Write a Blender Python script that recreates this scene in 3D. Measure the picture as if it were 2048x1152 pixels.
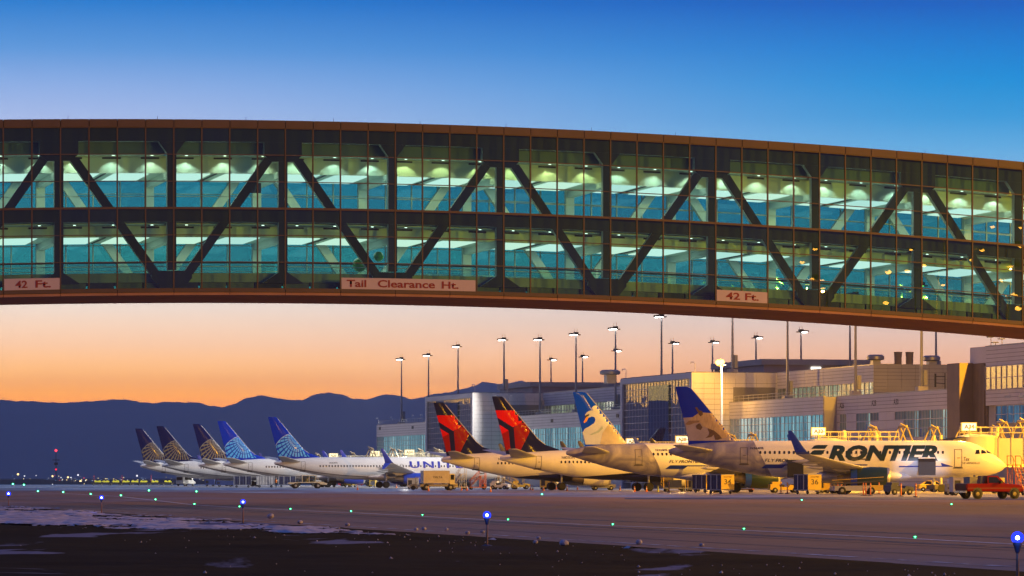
import bpy, bmesh, math, random
from mathutils import Vector, Matrix, noise
R = math.radians
random.seed(7)
for _o in list(bpy.data.objects): bpy.data.objects.remove(_o)
SC = bpy.context.scene
COL = SC.collection
# ------------------------------------------------------------------ camera
F = 7500.0            # focal length in photo pixels (2048 wide)
HZ = 956.0            # horizon row of the photo
EYE = 1.75
PHI = R(14.2)         # the concourse runs this far left of the view direction
CP, SP = math.cos(PHI), math.sin(PHI)
cam_d = bpy.data.cameras.new('camera'); cam = bpy.data.objects.new('camera', cam_d); COL.objects.link(cam)
cam_d.sensor_width = 36.0; cam_d.lens = 36.0 * F / 2048.0
cam_d.shift_y = (HZ - 576.0) / 2048.0
cam_d.clip_start = 0.5; cam_d.clip_end = 200000.0
cam.location = (0, 0, EYE); cam.rotation_euler = (R(90), 0, 0)
SC.camera = cam
# ------------------------------------------------------------------ sky, afterglow, exposure
W = bpy.data.worlds.new('World'); SC.world = W; W.use_nodes = True
wt = W.node_tree; wt.nodes.clear()
def wn(t, **k):
    n = wt.nodes.new(t)
    for a, b in k.items(): setattr(n, a, b)
    return n
def srgb(r, g, b):
    f = lambda c: (c/255/12.92) if c/255 <= .04045 else ((c/255+.055)/1.055)**2.4
    return (f(r), f(g), f(b), 1)
tc = wn('ShaderNodeTexCoord'); sx = wn('ShaderNodeSeparateXYZ')
wt.links.new(tc.outputs['Generated'], sx.inputs[0])
el = wn('ShaderNodeMapRange'); el.clamp = True
el.inputs['From Min'].default_value = 0.0; el.inputs['From Max'].default_value = 1.0
wt.links.new(sx.outputs['Z'], el.inputs['Value'])
pw = wn('ShaderNodeMath', operation='POWER'); pw.inputs[1].default_value = 0.5   # more resolution near the horizon
wt.links.new(el.outputs[0], pw.inputs[0])
def ramp(stops):
    n = wn('ShaderNodeValToRGB'); e = n.color_ramp.elements
    while len(e) > 1: e.remove(e[0])
    first = True
    for p, c in stops:
        x = math.sqrt(max(0, p))
        if first: e[0].position = x; e[0].color = c; first = False
        else: q = e.new(x); q.color = c
    wt.links.new(pw.outputs[0], n.inputs[0]); return n
def row(y): return math.sin(math.atan((HZ - y) / F))
HAZE, HTOP, HEND = 5.4e-5, 858.0, 33400.0     # the air built further down
def through(y, c, S=(.04,.06,.19)):          # sky colour which, seen through that air, shows as c
    e = math.atan((HZ-y)/F); T = math.exp(-HAZE*min(HEND, HTOP/math.sin(max(e, 1e-4))))
    return tuple(max(0, (k-q*(1-T))/T) for k, q in zip(srgb(*c)[:3], S))+(1,)
def stops(L, tail): return [(row(y) if y < HZ else 0, through(min(y, HZ-20), c)) for y, c in L]+tail
TAIL = [(.22, srgb(8,96,186)), (.45, srgb(16,82,164)), (1, srgb(18,72,146))]
warm = ramp(stops([(956,(240,140,80)), (815,(254,160,98)), (790,(254,170,110)), (740,(252,188,138)), (690,(249,202,172)), (610,(236,220,212)), (430,(204,210,232)), (240,(165,186,232)), (180,(142,175,230)), (100,(92,152,220)), (0,(36,124,208))], TAIL))
cool = ramp(stops([(956,(225,140,105)), (800,(236,160,124)), (725,(231,178,158)), (650,(213,191,190)), (560,(194,196,212)), (400,(140,182,226)), (300,(95,170,225)), (240,(60,155,220)), (170,(8,144,217)), (100,(0,128,211)), (0,(0,94,192))], TAIL))
glow = ramp(stops([(956,(255,170,70)), (800,(255,196,96)), (700,(255,206,130)), (600,(250,214,176)), (400,(215,214,226)), (200,(150,182,230)), (0,(48,130,208))], TAIL))
dark = ramp([(0, srgb(88,76,118)), (.05, srgb(92,80,126)), (.14, srgb(58,72,132)), (.4, srgb(18,70,142)), (1, srgb(18,72,146))])
azm = wn('ShaderNodeMath', operation='ARCTAN2'); wt.links.new(sx.outputs['X'], azm.inputs[0]); wt.links.new(sx.outputs['Y'], azm.inputs[1])
mr = wn('ShaderNodeMapRange', interpolation_type='SMOOTHSTEP'); mr.inputs['From Min'].default_value = -.14; mr.inputs['From Max'].default_value = .14
wt.links.new(azm.outputs[0], mr.inputs['Value'])
mx = wn('ShaderNodeMix', data_type='RGBA'); wt.links.new(mr.outputs[0], mx.inputs[0]); wt.links.new(warm.outputs[0], mx.inputs[6]); wt.links.new(cool.outputs[0], mx.inputs[7])
gv = wn('ShaderNodeVectorMath', operation='DOT_PRODUCT'); gv.inputs[1].default_value = (-math.sin(R(42)), math.cos(R(42)), 0); wt.links.new(tc.outputs['Generated'], gv.inputs[0])
mr3 = wn('ShaderNodeMapRange', interpolation_type='SMOOTHSTEP'); mr3.inputs['From Min'].default_value = .84; mr3.inputs['From Max'].default_value = .985; wt.links.new(gv.outputs['Value'], mr3.inputs['Value'])
mx3 = wn('ShaderNodeMix', data_type='RGBA'); wt.links.new(mr3.outputs[0], mx3.inputs[0]); wt.links.new(mx.outputs[2], mx3.inputs[6]); wt.links.new(glow.outputs[0], mx3.inputs[7])
# away from the sunset (in the west, left of the view) the sky is already night
yv = wn('ShaderNodeVectorMath', operation='DOT_PRODUCT'); yv.inputs[1].default_value = (-math.sin(R(25)), math.cos(R(25)), 0)
wt.links.new(tc.outputs['Generated'], yv.inputs[0])
mr2 = wn('ShaderNodeMapRange', interpolation_type='SMOOTHSTEP'); mr2.inputs['From Min'].default_value = .80; mr2.inputs['From Max'].default_value = .05
wt.links.new(yv.outputs['Value'], mr2.inputs['Value'])
mx2 = wn('ShaderNodeMix', data_type='RGBA'); wt.links.new(mr2.outputs[0], mx2.inputs[0]); wt.links.new(mx3.outputs[2], mx2.inputs[6]); wt.links.new(dark.outputs[0], mx2.inputs[7])
bg = wn('ShaderNodeBackground'); bg.inputs[1].default_value = 1.0; wt.links.new(mx2.outputs[2], bg.inputs[0])
sky = wn('ShaderNodeTexSky', sky_type='NISHITA'); sky.sun_disc = False; sky.sun_elevation = R(-4); sky.sun_rotation = R(-38); sky.altitude = 1600
bg2 = wn('ShaderNodeBackground'); bg2.inputs[1].default_value = 0.006; wt.links.new(sky.outputs[0], bg2.inputs[0])
ads = wn('ShaderNodeAddShader'); wo = wn('ShaderNodeOutputWorld')
wt.links.new(bg.outputs[0], ads.inputs[0]); wt.links.new(bg2.outputs[0], ads.inputs[1]); wt.links.new(ads.outputs[0], wo.inputs[0])
sun_d = bpy.data.lights.new('afterglow', 'SUN'); sun_d.energy = 0.25; sun_d.angle = R(40); sun_d.color = (1, .62, .55)
sun = bpy.data.objects.new('afterglow', sun_d); COL.objects.link(sun)
sun.rotation_euler = Vector((math.sin(R(42)), -math.cos(R(42)), -math.sin(R(9)))).to_track_quat('-Z', 'Y').to_euler()
vs = SC.view_settings; vs.view_transform = 'Standard'; vs.look = 'None'; vs.exposure = 0; vs.gamma = 1; vs.use_curve_mapping = False
cy = SC.cycles; cy.max_bounces = 6; cy.transparent_max_bounces = 24; cy.diffuse_bounces = 2; cy.glossy_bounces = 3; cy.transmission_bounces = 4; cy.volume_bounces = 0
cy.sample_clamp_indirect = 4.0; cy.caustics_reflective = False; cy.caustics_refractive = False; cy.use_denoising = True
# ------------------------------------------------------------------ coordinates
def at(px, py, Y): return Vector(((px-1024)/F*Y, Y, EYE-(py-HZ)/F*Y))
def gy(py): return EYE*F/(py-HZ)
def ground(px, py):
    p = at(px, py, gy(py)); p.z = 0; return p
def w(u, v, z=0): return Vector((u*CP - v*SP, u*SP + v*CP, z))
def v_on_u(px, u0):          # where the sight line through column px meets the plane u = u0: (v, depth)
    t = (px-1024)/F; Y = u0/(t*CP+SP); return Y*(CP-t*SP), Y
def u_on_v(px, v0):
    t = (px-1024)/F; Y = v0/(CP-t*SP); return Y*(t*CP+SP), Y
def zz(py, Y): return EYE-(py-HZ)/F*Y
# ------------------------------------------------------------------ mesh helpers
class MB:
    def __init__(s): s.v = []; s.f = []; s.m = []; s.sm = []
    def add(s, vs, fs, mi=0, sm=False):
        b = len(s.v); s.v += [tuple(p) for p in vs]
        for f in fs: s.f.append(tuple(i+b for i in f)); s.m.append(mi); s.sm.append(sm)
        return s
    def box(s, x0, x1, y0, y1, z0, z1, mi=0):
        return s.add([(x0,y0,z0),(x1,y0,z0),(x1,y1,z0),(x0,y1,z0),(x0,y0,z1),(x1,y0,z1),(x1,y1,z1),(x0,y1,z1)],
                     [(3,2,1,0),(4,5,6,7),(0,1,5,4),(1,2,6,5),(2,3,7,6),(3,0,4,7)], mi)
    def prism(s, poly, a, b, ax='y', mi=0):
        n = len(poly)
        mk = {'y': lambda p, t: (p[0], t, p[1]), 'z': lambda p, t: (p[0], p[1], t), 'x': lambda p, t: (t, p[0], p[1])}[ax]
        vs = [mk(p, a) for p in poly] + [mk(p, b) for p in poly]
        fs = [tuple(range(n)), tuple(range(2*n-1, n-1, -1))] + [(i, n+i, n+(i+1) % n, (i+1) % n) for i in range(n)]
        return s.add(vs, fs, mi)
    def tube(s, p0, p1, r0, r1=None, n=8, mi=0, cap=True):
        p0, p1 = Vector(p0), Vector(p1); r1 = r0 if r1 is None else r1
        d = (p1-p0).normalized(); a = d.orthogonal().normalized(); b = d.cross(a)
        vs = []
        for p, r in ((p0, r0), (p1, r1)):
            for i in range(n):
                t = 2*math.pi*i/n; vs.append(p + (a*math.cos(t)+b*math.sin(t))*r)
        s.add(vs, [(i, (i+1) % n, n+(i+1) % n, n+i) for i in range(n)], mi, True)
        if cap: s.add(vs, [tuple(range(n-1, -1, -1)), tuple(range(n, 2*n))], mi)
        return s
    def path(s, pts, r, n=6, mi=0):
        for a, b in zip(pts, pts[1:]): s.tube(a, b, r, n=n, mi=mi)
        return s
    def loft(s, rings, closed=True, caps=True, mi=0, sm=True):
        n = len(rings[0]); vs = [p for r in rings for p in r]; fs = []
        for k in range(len(rings)-1):
            for i in range(n if closed else n-1):
                j = (i+1) % n; fs.append((k*n+i, k*n+j, (k+1)*n+j, (k+1)*n+i))
        s.add(vs, fs, mi, sm)
        if caps: s.add(rings[0], [tuple(range(n-1, -1, -1))], mi); s.add(rings[-1], [tuple(range(n))], mi)
        return s
    def lathe(s, prof, c=(0,0,0), ax='z', n=16, mi=0, caps=True):   # prof: (distance along axis, radius)
        rings = []
        for h, r in prof:
            ring = []
            for i in range(n):
                t = 2*math.pi*i/n; a, b = math.cos(t)*r, math.sin(t)*r
                q = {'z': (a, b, h), 'x': (h, a, b), 'y': (b, h, a)}[ax]
                ring.append((c[0]+q[0], c[1]+q[1], c[2]+q[2]))
            rings.append(ring)
        return s.loft(rings, True, caps, mi)
    def ball(s, c, r, n=10, mi=0, sq=1.0):
        k = max(4, n//2)
        return s.lathe([(-math.cos(math.pi*i/k)*r*sq, max(1e-4, math.sin(math.pi*i/k)*r)) for i in range(k+1)], c, 'z', n, mi, False)
    def map(s, f): s.v = [tuple(f(*p)) for p in s.v]; return s
    def mesh(s, name, mats, sharp=35):
        me = bpy.data.meshes.new(name); me.from_pydata(s.v, [], s.f)
        for m in (mats if isinstance(mats, (list, tuple)) else [mats]): me.materials.append(m)
        me.polygons.foreach_set('material_index', s.m); me.polygons.foreach_set('use_smooth', s.sm)
        if any(s.sm):
            bm = bmesh.new(); bm.from_mesh(me); bmesh.ops.remove_doubles(bm, verts=bm.verts, dist=1e-5)
            bmesh.ops.recalc_face_normals(bm, faces=bm.faces); bm.to_mesh(me); bm.free()
            me.set_sharp_from_angle(angle=R(sharp))
        elif len(s.f) > 1:
            bm = bmesh.new(); bm.from_mesh(me); bmesh.ops.recalc_face_normals(bm, faces=bm.faces); bm.to_mesh(me); bm.free()
        me.update(); return me
    def build(s, name, mats, parent=None, loc=None, sharp=35):
        return link(name, s.mesh(name, mats, sharp), parent, loc)
def link(name, me, parent=None, loc=None):
    o = bpy.data.objects.new(name, me); COL.objects.link(o); o.parent = parent
    if loc is not None: o.location = loc
    return o
def thing(name, label, cat, loc=(0,0,0), rz=0.0, group=None):
    o = bpy.data.objects.new(name, None); COL.objects.link(o); o.empty_display_size = .2
    o.location = loc; o.rotation_euler = (0, 0, rz); tag(o, label, cat, group); return o
def tag(o, label, cat, group=None):
    o['label'] = label; o['category'] = cat
    if group: o['group'] = group
    return o
def struct(o, kind='structure'): o['kind'] = kind; return o
def copy_tree(o, loc=None, rz=None, label=None, parent=None):
    c = o.copy(); COL.objects.link(c); c.parent = parent
    if loc is not None: c.location = loc
    if rz is not None: c.rotation_euler = (0, 0, rz)
    if label: c['label'] = label
    for ch in list(o.children): copy_tree(ch, parent=c)
    return c
# ------------------------------------------------------------------ materials
_M = {}
def mat(name, col, rough=.6, metal=0.0, var=0.12, scale=1.5, bump=0.0, bscale=20, coat=0, stretch=(1,1,1), spec=.5, rv=.1):
    if name in _M: return _M[name]
    m = bpy.data.materials.new(name); m.use_nodes = True; nt = m.node_tree; p = nt.nodes['Principled BSDF']
    p.inputs['Roughness'].default_value = rough; p.inputs['Metallic'].default_value = metal
    p.inputs['Specular IOR Level'].default_value = spec
    if coat: p.inputs['Coat Weight'].default_value = coat; p.inputs['Coat Roughness'].default_value = .08
    c = tuple(col[:3])
    t = nt.nodes.new('ShaderNodeTexCoord'); mp = nt.nodes.new('ShaderNodeMapping'); mp.inputs['Scale'].default_value = stretch
    nt.links.new(t.outputs['Object'], mp.inputs[0])
    n = nt.nodes.new('ShaderNodeTexNoise'); n.inputs['Scale'].default_value = scale; n.inputs['Detail'].default_value = 6; nt.links.new(mp.outputs[0], n.inputs['Vector'])
    r = nt.nodes.new('ShaderNodeMapRange'); r.inputs['From Min'].default_value = .3; r.inputs['From Max'].default_value = .7
    r.inputs['To Min'].default_value = 1-var; r.inputs['To Max'].default_value = 1+var; nt.links.new(n.outputs[0], r.inputs[0])
    x = nt.nodes.new('ShaderNodeMix'); x.data_type = 'RGBA'; x.blend_type = 'MULTIPLY'; x.inputs[0].default_value = 1
    x.inputs[6].default_value = c+(1,); nt.links.new(r.outputs[0], x.inputs[7]); nt.links.new(x.outputs[2], p.inputs['Base Color'])
    r2 = nt.nodes.new('ShaderNodeMapRange'); r2.inputs['To Min'].default_value = max(.02, rough-rv); r2.inputs['To Max'].default_value = min(1, rough+rv*1.2)
    nt.links.new(n.outputs[0], r2.inputs[0]); nt.links.new(r2.outputs[0], p.inputs['Roughness'])
    if bump:
        b = nt.nodes.new('ShaderNodeBump'); b.inputs['Strength'].default_value = bump
        n2 = nt.nodes.new('ShaderNodeTexNoise'); n2.inputs['Scale'].default_value = bscale; n2.inputs['Detail'].default_value = 5
        nt.links.new(mp.outputs[0], n2.inputs['Vector']); nt.links.new(n2.outputs[0], b.inputs['Height']); nt.links.new(b.outputs[0], p.inputs['Normal'])
    _M[name] = m; return m
def emit(name, col, s=1.0, sample=True):
    if name in _M: return _M[name]
    m = bpy.data.materials.new(name); m.use_nodes = True; nt = m.node_tree; nt.nodes.remove(nt.nodes['Principled BSDF'])
    e = nt.nodes.new('ShaderNodeEmission'); e.inputs[0].default_value = tuple(col[:3])+(1,); e.inputs[1].default_value = s
    nt.links.new(e.outputs[0], nt.nodes['Material Output'].inputs[0])
    if not sample: m.cycles.emission_sampling = 'NONE'
    _M[name] = m; return m
def glass(name, tint, refl=.08, rough=.0, rcol=(1,1,1), wob=0.0):
    if name in _M: return _M[name]
    m = bpy.data.materials.new(name); m.use_nodes = True; nt = m.node_tree; nt.nodes.remove(nt.nodes['Principled BSDF'])
    t = nt.nodes.new('ShaderNodeBsdfTransparent'); t.inputs[0].default_value = tuple(tint)+(1,)
    g = nt.nodes.new('ShaderNodeBsdfGlossy'); g.inputs['Roughness'].default_value = rough; g.inputs['Color'].default_value = tuple(rcol)+(1,)
    fr = nt.nodes.new('ShaderNodeLayerWeight'); fr.inputs[0].default_value = .5      # Schlick: same from either side of a thin pane
    f5 = nt.nodes.new('ShaderNodeMath'); f5.operation = 'POWER'; f5.inputs[1].default_value = 5.0; nt.links.new(fr.outputs['Facing'], f5.inputs[0])
    ma = nt.nodes.new('ShaderNodeMath'); ma.operation = 'MULTIPLY_ADD'; ma.use_clamp = True; ma.inputs[1].default_value = 1-refl; ma.inputs[2].default_value = refl
    x = nt.nodes.new('ShaderNodeMixShader'); nt.links.new(f5.outputs[0], ma.inputs[0]); nt.links.new(ma.outputs[0], x.inputs[0])
    nt.links.new(t.outputs[0], x.inputs[1]); nt.links.new(g.outputs[0], x.inputs[2]); nt.links.new(x.outputs[0], nt.nodes['Material Output'].inputs[0])
    if wob:
        tcn = nt.nodes.new('ShaderNodeTexCoord'); n = nt.nodes.new('ShaderNodeTexNoise'); n.inputs['Scale'].default_value = .45; n.inputs['Detail'].default_value = 1
        b = nt.nodes.new('ShaderNodeBump'); b.inputs['Strength'].default_value = wob; b.inputs['Distance'].default_value = .05
        nt.links.new(tcn.outputs['Object'], n.inputs['Vector']); nt.links.new(n.outputs[0], b.inputs['Height']); nt.links.new(b.outputs[0], g.inputs['Normal'])
    _M[name] = m; return m
# ------------------------------------------------------------------ writing and flat marks
def text_bm(body, size, bold=0.0, shear=0.0, spacing=1.0, align='LEFT'):
    cu = bpy.data.curves.new('t', 'FONT'); cu.body = body; cu.size = size; cu.offset = bold; cu.shear = shear; cu.space_character = spacing
    cu.align_x = align; cu.resolution_u = 3
    o = bpy.data.objects.new('t', cu); COL.objects.link(o); bpy.context.view_layer.update()
    me = bpy.data.meshes.new_from_object(o.evaluated_get(bpy.context.evaluated_depsgraph_get()))
    bm = bmesh.new(); bm.from_mesh(me); bpy.data.objects.remove(o); bpy.data.curves.remove(cu); bpy.data.meshes.remove(me)
    for v in bm.verts: v.co = Vector((v.co.x, 0, v.co.y))
    return bm
def polys_bm(polys):
    bm = bmesh.new()
    for p in polys:
        try: bm.faces.new([bm.verts.new((a, 0, b)) for a, b in p])
        except ValueError: pass
    return bm
def decal(name, bm, fmap, m, parent, clip=None, dx=.5, dz=.22, fit=None, cells=True):
    if fit:   # (x0, x1, z0, z1): stretch the drawing into this frame
        xs = [v.co.x for v in bm.verts]; zs = [v.co.z for v in bm.verts]; a0, a1, b0, b1 = min(xs), max(xs), min(zs), max(zs)
        for v in bm.verts:
            v.co.x = fit[0]+(v.co.x-a0)/(a1-a0)*(fit[1]-fit[0]); v.co.z = fit[2]+(v.co.z-b0)/(b1-b0)*(fit[3]-fit[2])
    def cut(co, no, clear=False):
        bmesh.ops.bisect_plane(bm, geom=bm.verts[:]+bm.edges[:]+bm.faces[:], dist=1e-5, plane_co=co, plane_no=no, clear_outer=clear)
    for co, no in (clip or []): cut(co, no, True)
    if not bm.faces: bm.free(); return None
    bmesh.ops.triangulate(bm, faces=bm.faces[:])
    if cells:
        zs = [v.co.z for v in bm.verts]; xs = [v.co.x for v in bm.verts]
        z = min(zs)+dz
        while z < max(zs): cut((0,0,z), (0,0,1)); z += dz
        x = min(xs)+dx
        while x < max(xs): cut((x,0,0), (1,0,0)); x += dx
        bmesh.ops.triangulate(bm, faces=bm.faces[:])
    for v in bm.verts: v.co = Vector(fmap(v.co.x, v.co.z))
    me = bpy.data.meshes.new(name); bm.to_mesh(me); bm.free(); me.materials.append(m)
    return link(name, me, parent)
# ================================================================== ground, mountains, haze
def ground_mat(name, c1, c2, rough=(.35,.75), scale=.08, bump=.15, wet=0.0, snow=0.0, fine=.9, spec=.5):
    m = bpy.data.materials.new(name); m.use_nodes = True; nt = m.node_tree; p = nt.nodes['Principled BSDF']; p.inputs['Specular IOR Level'].default_value = spec
    t = nt.nodes.new('ShaderNodeTexCoord')
    def nz(sc, det=8, st=(1,1,1), dist=0.0):
        mp = nt.nodes.new('ShaderNodeMapping'); mp.inputs['Scale'].default_value = st; mp.inputs['Rotation'].default_value = (0, 0, -PHI); nt.links.new(t.outputs['Object'], mp.inputs[0])
        n = nt.nodes.new('ShaderNodeTexNoise'); n.inputs['Scale'].default_value = sc; n.inputs['Detail'].default_value = det; n.inputs['Distortion'].default_value = dist
        nt.links.new(mp.outputs[0], n.inputs['Vector']); return n
    def rng(n, a, b, c=0., d=1.):
        r = nt.nodes.new('ShaderNodeMapRange'); r.inputs['From Min'].default_value = a; r.inputs['From Max'].default_value = b; r.inputs['To Min'].default_value = c; r.inputs['To Max'].default_value = d
        nt.links.new(n.outputs[0], r.inputs[0]); return r
    def mixc(f, a, b):
        x = nt.nodes.new('ShaderNodeMix'); x.data_type = 'RGBA'; nt.links.new(f.outputs[0], x.inputs[0])
        for s, i in ((a, 6), (b, 7)):
            if isinstance(s, tuple): x.inputs[i].default_value = s+(1,)
            else: nt.links.new(s.outputs[2], x.inputs[i])
        return x
    big = nz(scale, 7, (1, .25, 1)); streak = nz(.5, 5, (1, .06, 1)); fin = nz(fine, 8)
    c = mixc(rng(big, .38, .62), c1, c2)
    c = mixc(rng(streak, .55, .75, 0, .45), c, tuple(x*.55 for x in c1))
    c = mixc(rng(fin, .5, .8, 0, .35), c, tuple(min(1, x*1.7) for x in c2))
    ro = rng(nz(scale*1.7, 6, (1, .3, 1)), .35, .65, *rough)
    if wet:
        wn_ = rng(nz(.035, 5, (1, .3, 1)), .52-wet*.2, .6-wet*.2)
        x = nt.nodes.new('ShaderNodeMix'); x.data_type = 'FLOAT'; nt.links.new(wn_.outputs[0], x.inputs[0]); nt.links.new(ro.outputs[0], x.inputs[2]); x.inputs[3].default_value = .3
        nt.links.new(x.outputs[0], p.inputs['Roughness'])
    else: nt.links.new(ro.outputs[0], p.inputs['Roughness'])
    if snow:
        sn = rng(nz(.16, 10, (1, .35, 1), .8), .69-snow*.2, .715-snow*.2)
        c = mixc(sn, c, (.20, .21, .29))
    nt.links.new(c.outputs[2], p.inputs['Base Color'])
    b = nt.nodes.new('ShaderNodeBump'); b.inputs['Strength'].default_value = bump; b.inputs['Distance'].default_value = .04; nt.links.new(fin.outputs[0], b.inputs['Height']); nt.links.new(b.outputs[0], p.inputs['Normal'])
    return m
def sheet(name, pts, z, m):
    mb = MB(); mb.add([(p[0], p[1], z) for p in pts], [tuple(range(len(pts)))]); return struct(mb.build(name, m))
sheet('ground', [(-32400,-580), (14400,-580), (14400,33300), (-32400,33300)], -.12, ground_mat('far_field', (.028,.026,.022), (.045,.04,.034), (.8,1), .002, 0))
# taxiway: everything right of its edge line u = 26.5
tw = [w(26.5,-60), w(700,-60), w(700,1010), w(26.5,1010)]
mb = MB(); mb.prism([(p.x, p.y) for p in tw], -.5, 0, 'z'); struct(mb.build('taxiway', ground_mat('asphalt', (.18,.102,.060), (.25,.146,.088), (.55,.85), .05, .45, 0)))  # brown base colour holds amber lamp glow; asphalt itself is grey
# concrete apron laid over it; its edge follows the row of stands
ap = [ground(2300,994), ground(2048,994), ground(1300,995), ground(1000,992), ground(700,987.5), ground(300,984), ground(60,981), ground(-120,979.5)]
ap = [(p.x, p.y) for p in ap] + [(w(20,1005).x, w(20,1005).y), (w(690,1005).x, w(690,1005).y), (w(690,250).x, w(690,250).y)]
sheet('apron', ap, .004, ground_mat('concrete', (.19,.17,.16), (.27,.25,.235), (.38,.66), .05, .12, .3))
# dark sealed strip along the apron edge on the right
sheet('sealed_strip', [tuple(ground(*q)[:2]) for q in ((2200,994.5),(1650,994.0),(1250,996),(1250,998.5),(1650,999),(2200,1000.5))], .008, mat('sealcoat', (.02,.019,.022), .5, 0, .2, .3))
# painted markings
def ribbon(name, pts, wd, z, m):
    mb = MB(); L = []; Rr = []
    for i, p in enumerate(pts):
        a = pts[max(0, i-1)]; b = pts[min(len(pts)-1, i+1)]; d = (b-a).normalized(); n = Vector((-d.y, d.x, 0))*wd/2
        L.append((p.x+n.x, p.y+n.y, z)); Rr.append((p.x-n.x, p.y-n.y, z))
    mb.add(L+Rr, [(i, i+1, len(pts)+i+1, len(pts)+i) for i in range(len(pts)-1)]); return struct(mb.build(name, m))
def paint(name, c, cover=.45):
    m = mat(name, c, .55, 0, .25, .8)
    nt = m.node_tree; n = nt.nodes.new('ShaderNodeTexNoise'); n.inputs['Scale'].default_value = 1.1; n.inputs['Detail'].default_value = 8
    t = nt.nodes.new('ShaderNodeTexCoord'); nt.links.new(t.outputs['Object'], n.inputs['Vector'])
    r = nt.nodes.new('ShaderNodeMapRange'); r.inputs['From Min'].default_value = .62-cover*.4; r.inputs['From Max'].default_value = .7-cover*.4; nt.links.new(n.outputs[0], r.inputs[0])
    nt.links.new(r.outputs[0], nt.nodes['Principled BSDF'].inputs['Alpha']); return m
white_paint = paint('worn_white_paint', (.62,.62,.66), .75); faint = paint('faint_paint', (.5,.5,.55), .35)
ribbon('taxiway_line', [ground(*q) for q in ((2300,1101),(2035,1089),(1830,1078),(1487,1061),(1225,1052),(1016,1042),(845,1033),(702,1025.5),(581,1020.5),(479,1015.5),(389,1010),(311,1001),(242,993.5),(181,990),(126,987),(60,985))], .36, .008, white_paint)
ribbon('taxiway_edge_line', [w(27.6,v) for v in (40,90,160,260,420,640)], .3, .009, faint)
for i, q in enumerate((((1230,1003),(1560,1006),(1903,1010.5),(2200,1014)), ((520,996.5),(760,999),(1000,1001.5)), ((1000,1012),(1180,1015)), ((-60,990),(150,990.5),(420,989.5),(700,991)))):
    ribbon('apron_line', [ground(*p) for p in q], .45, .012, faint)
# sealed joints and rubbed tyre tracks in the paving
seal = paint('joint_seal', (.03,.026,.026), .8); rub = paint('tyre_rubber', (.05,.042,.042), .5)
for u in (30.2, 34.0, 46.0, 53.5, 61.0, 72.0, 84.0): ribbon('paving_joint', [w(u, v) for v in (30,80,140,220,330,470)], .12, .007, seal)
for v in (70, 88, 106, 124, 142, 164, 190, 222, 262): ribbon('paving_joint', [w(u, v) for u in (27,50,75,100,140)], .12, .0065, seal)
for u in (35.6, 41.2): ribbon('tyre_track', [w(u+.3*math.sin(v*.05), v) for v in range(30,340,14)], .7, .0055, rub)
# ---- verge: dark frozen earth with snow left by the ploughs, left of the taxiway edge
snow_m = mat('snow', (.50,.46,.50), .8, 0, .4, .9, .5, 6)
earth_m = ground_mat('frozen_earth', (.0028,.0022,.0026), (.0065,.0048,.0055), (.9,1), .12, .6, 0, .50, 3, .04)
def hnoise(x, y, s): return noise.noise(Vector((x*s, y*s, 3.1)))
def vz(u, v):
    e = max(0, min(1, (26.6-u)/2.5)); return .0 + e*(.03+.10*hnoise(u, v, .11)+.05*hnoise(u, v, .5)) - .05*e
mb = MB(); nu, nv = 90, 420; vs = []; us = [26.6-70*(i/nu)**1.7 for i in range(nu+1)]; vv = [18+ (620-18)*(j/nv)**1.6 for j in range(nv+1)]
for v in vv:
    for u in us:
        e = min(1, (26.6-u)/2.5); z = vz(u, v)
        p = w(u, v, z); vs.append(p)
mb.add(vs, [(j*(nu+1)+i, j*(nu+1)+i+1, (j+1)*(nu+1)+i+1, (j+1)*(nu+1)+i) for j in range(nv) for i in range(nu)], 0, True)
struct(mb.build('verge', earth_m))
# ploughed snow bank: crumbly heap with ragged edges along the verge
def snow_bank():
    mb = MB(); du, dv = .15, .30; U0s, U1s, V0s, V1s = 9.0, 27.3, 84.0, 300.0; nu_, nv_ = int((U1s-U0s)/du), int((V1s-V0s)/dv); H = {}; rj = random.Random(8)
    def h(i, j):
        if (i, j) in H: return H[i, j]
        u, v = U0s+i*du, V0s+j*dv
        k = max(0, min(1, (v-96)/62)); wd = .9+12.5*k*k*(3-2*k); c = .25+.45*k-abs(u-(26.4-wd*.5))/(wd*.5)-(.45 if v < 112 else .45*max(0, (130-v)/18) if v < 130 else 0)
        if c > -1.4: c += .8*hnoise(u+4, v*.35, .3)+.6*hnoise(u+8, v*.5, .8)+.45*hnoise(u, v*.8+4, 2.1)+.35*hnoise(u+4, v, 4.7)
        H[i, j] = c; return c
    idx = {}; vs = []; fs = []
    for j in range(nv_):
        for i in range(nu_):
            q = [(i,j),(i+1,j),(i+1,j+1),(i,j+1)]; hs = [h(*k) for k in q]
            if sum(hs)/4 < 0: continue
            f = []
            for k, hh in zip(q, hs):
                if k not in idx:
                    u, v = U0s+k[0]*du, V0s+k[1]*dv; lump = max(0, hnoise(u, v, 1.3))*.07+max(0, hnoise(v, u, 3.3))*.035
                    z = max(vz(u, v), -.02)+.015+max(-.05, min(.15, .055*hh+(lump if hh > .15 else 0)))+rj.uniform(-.006,.006)
                    idx[k] = len(vs); vs.append(w(u+rj.uniform(-.05,.05), v+rj.uniform(-.09,.09), z))
                f.append(idx[k])
            fs.append(tuple(f))
    mb.add(vs, fs, 0, True); return struct(mb.build('snow_bank', snow_m, sharp=28), 'stuff')
tag(snow_bank(), 'long lumpy bank of ploughed snow along the taxiway edge', 'snow')
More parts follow.
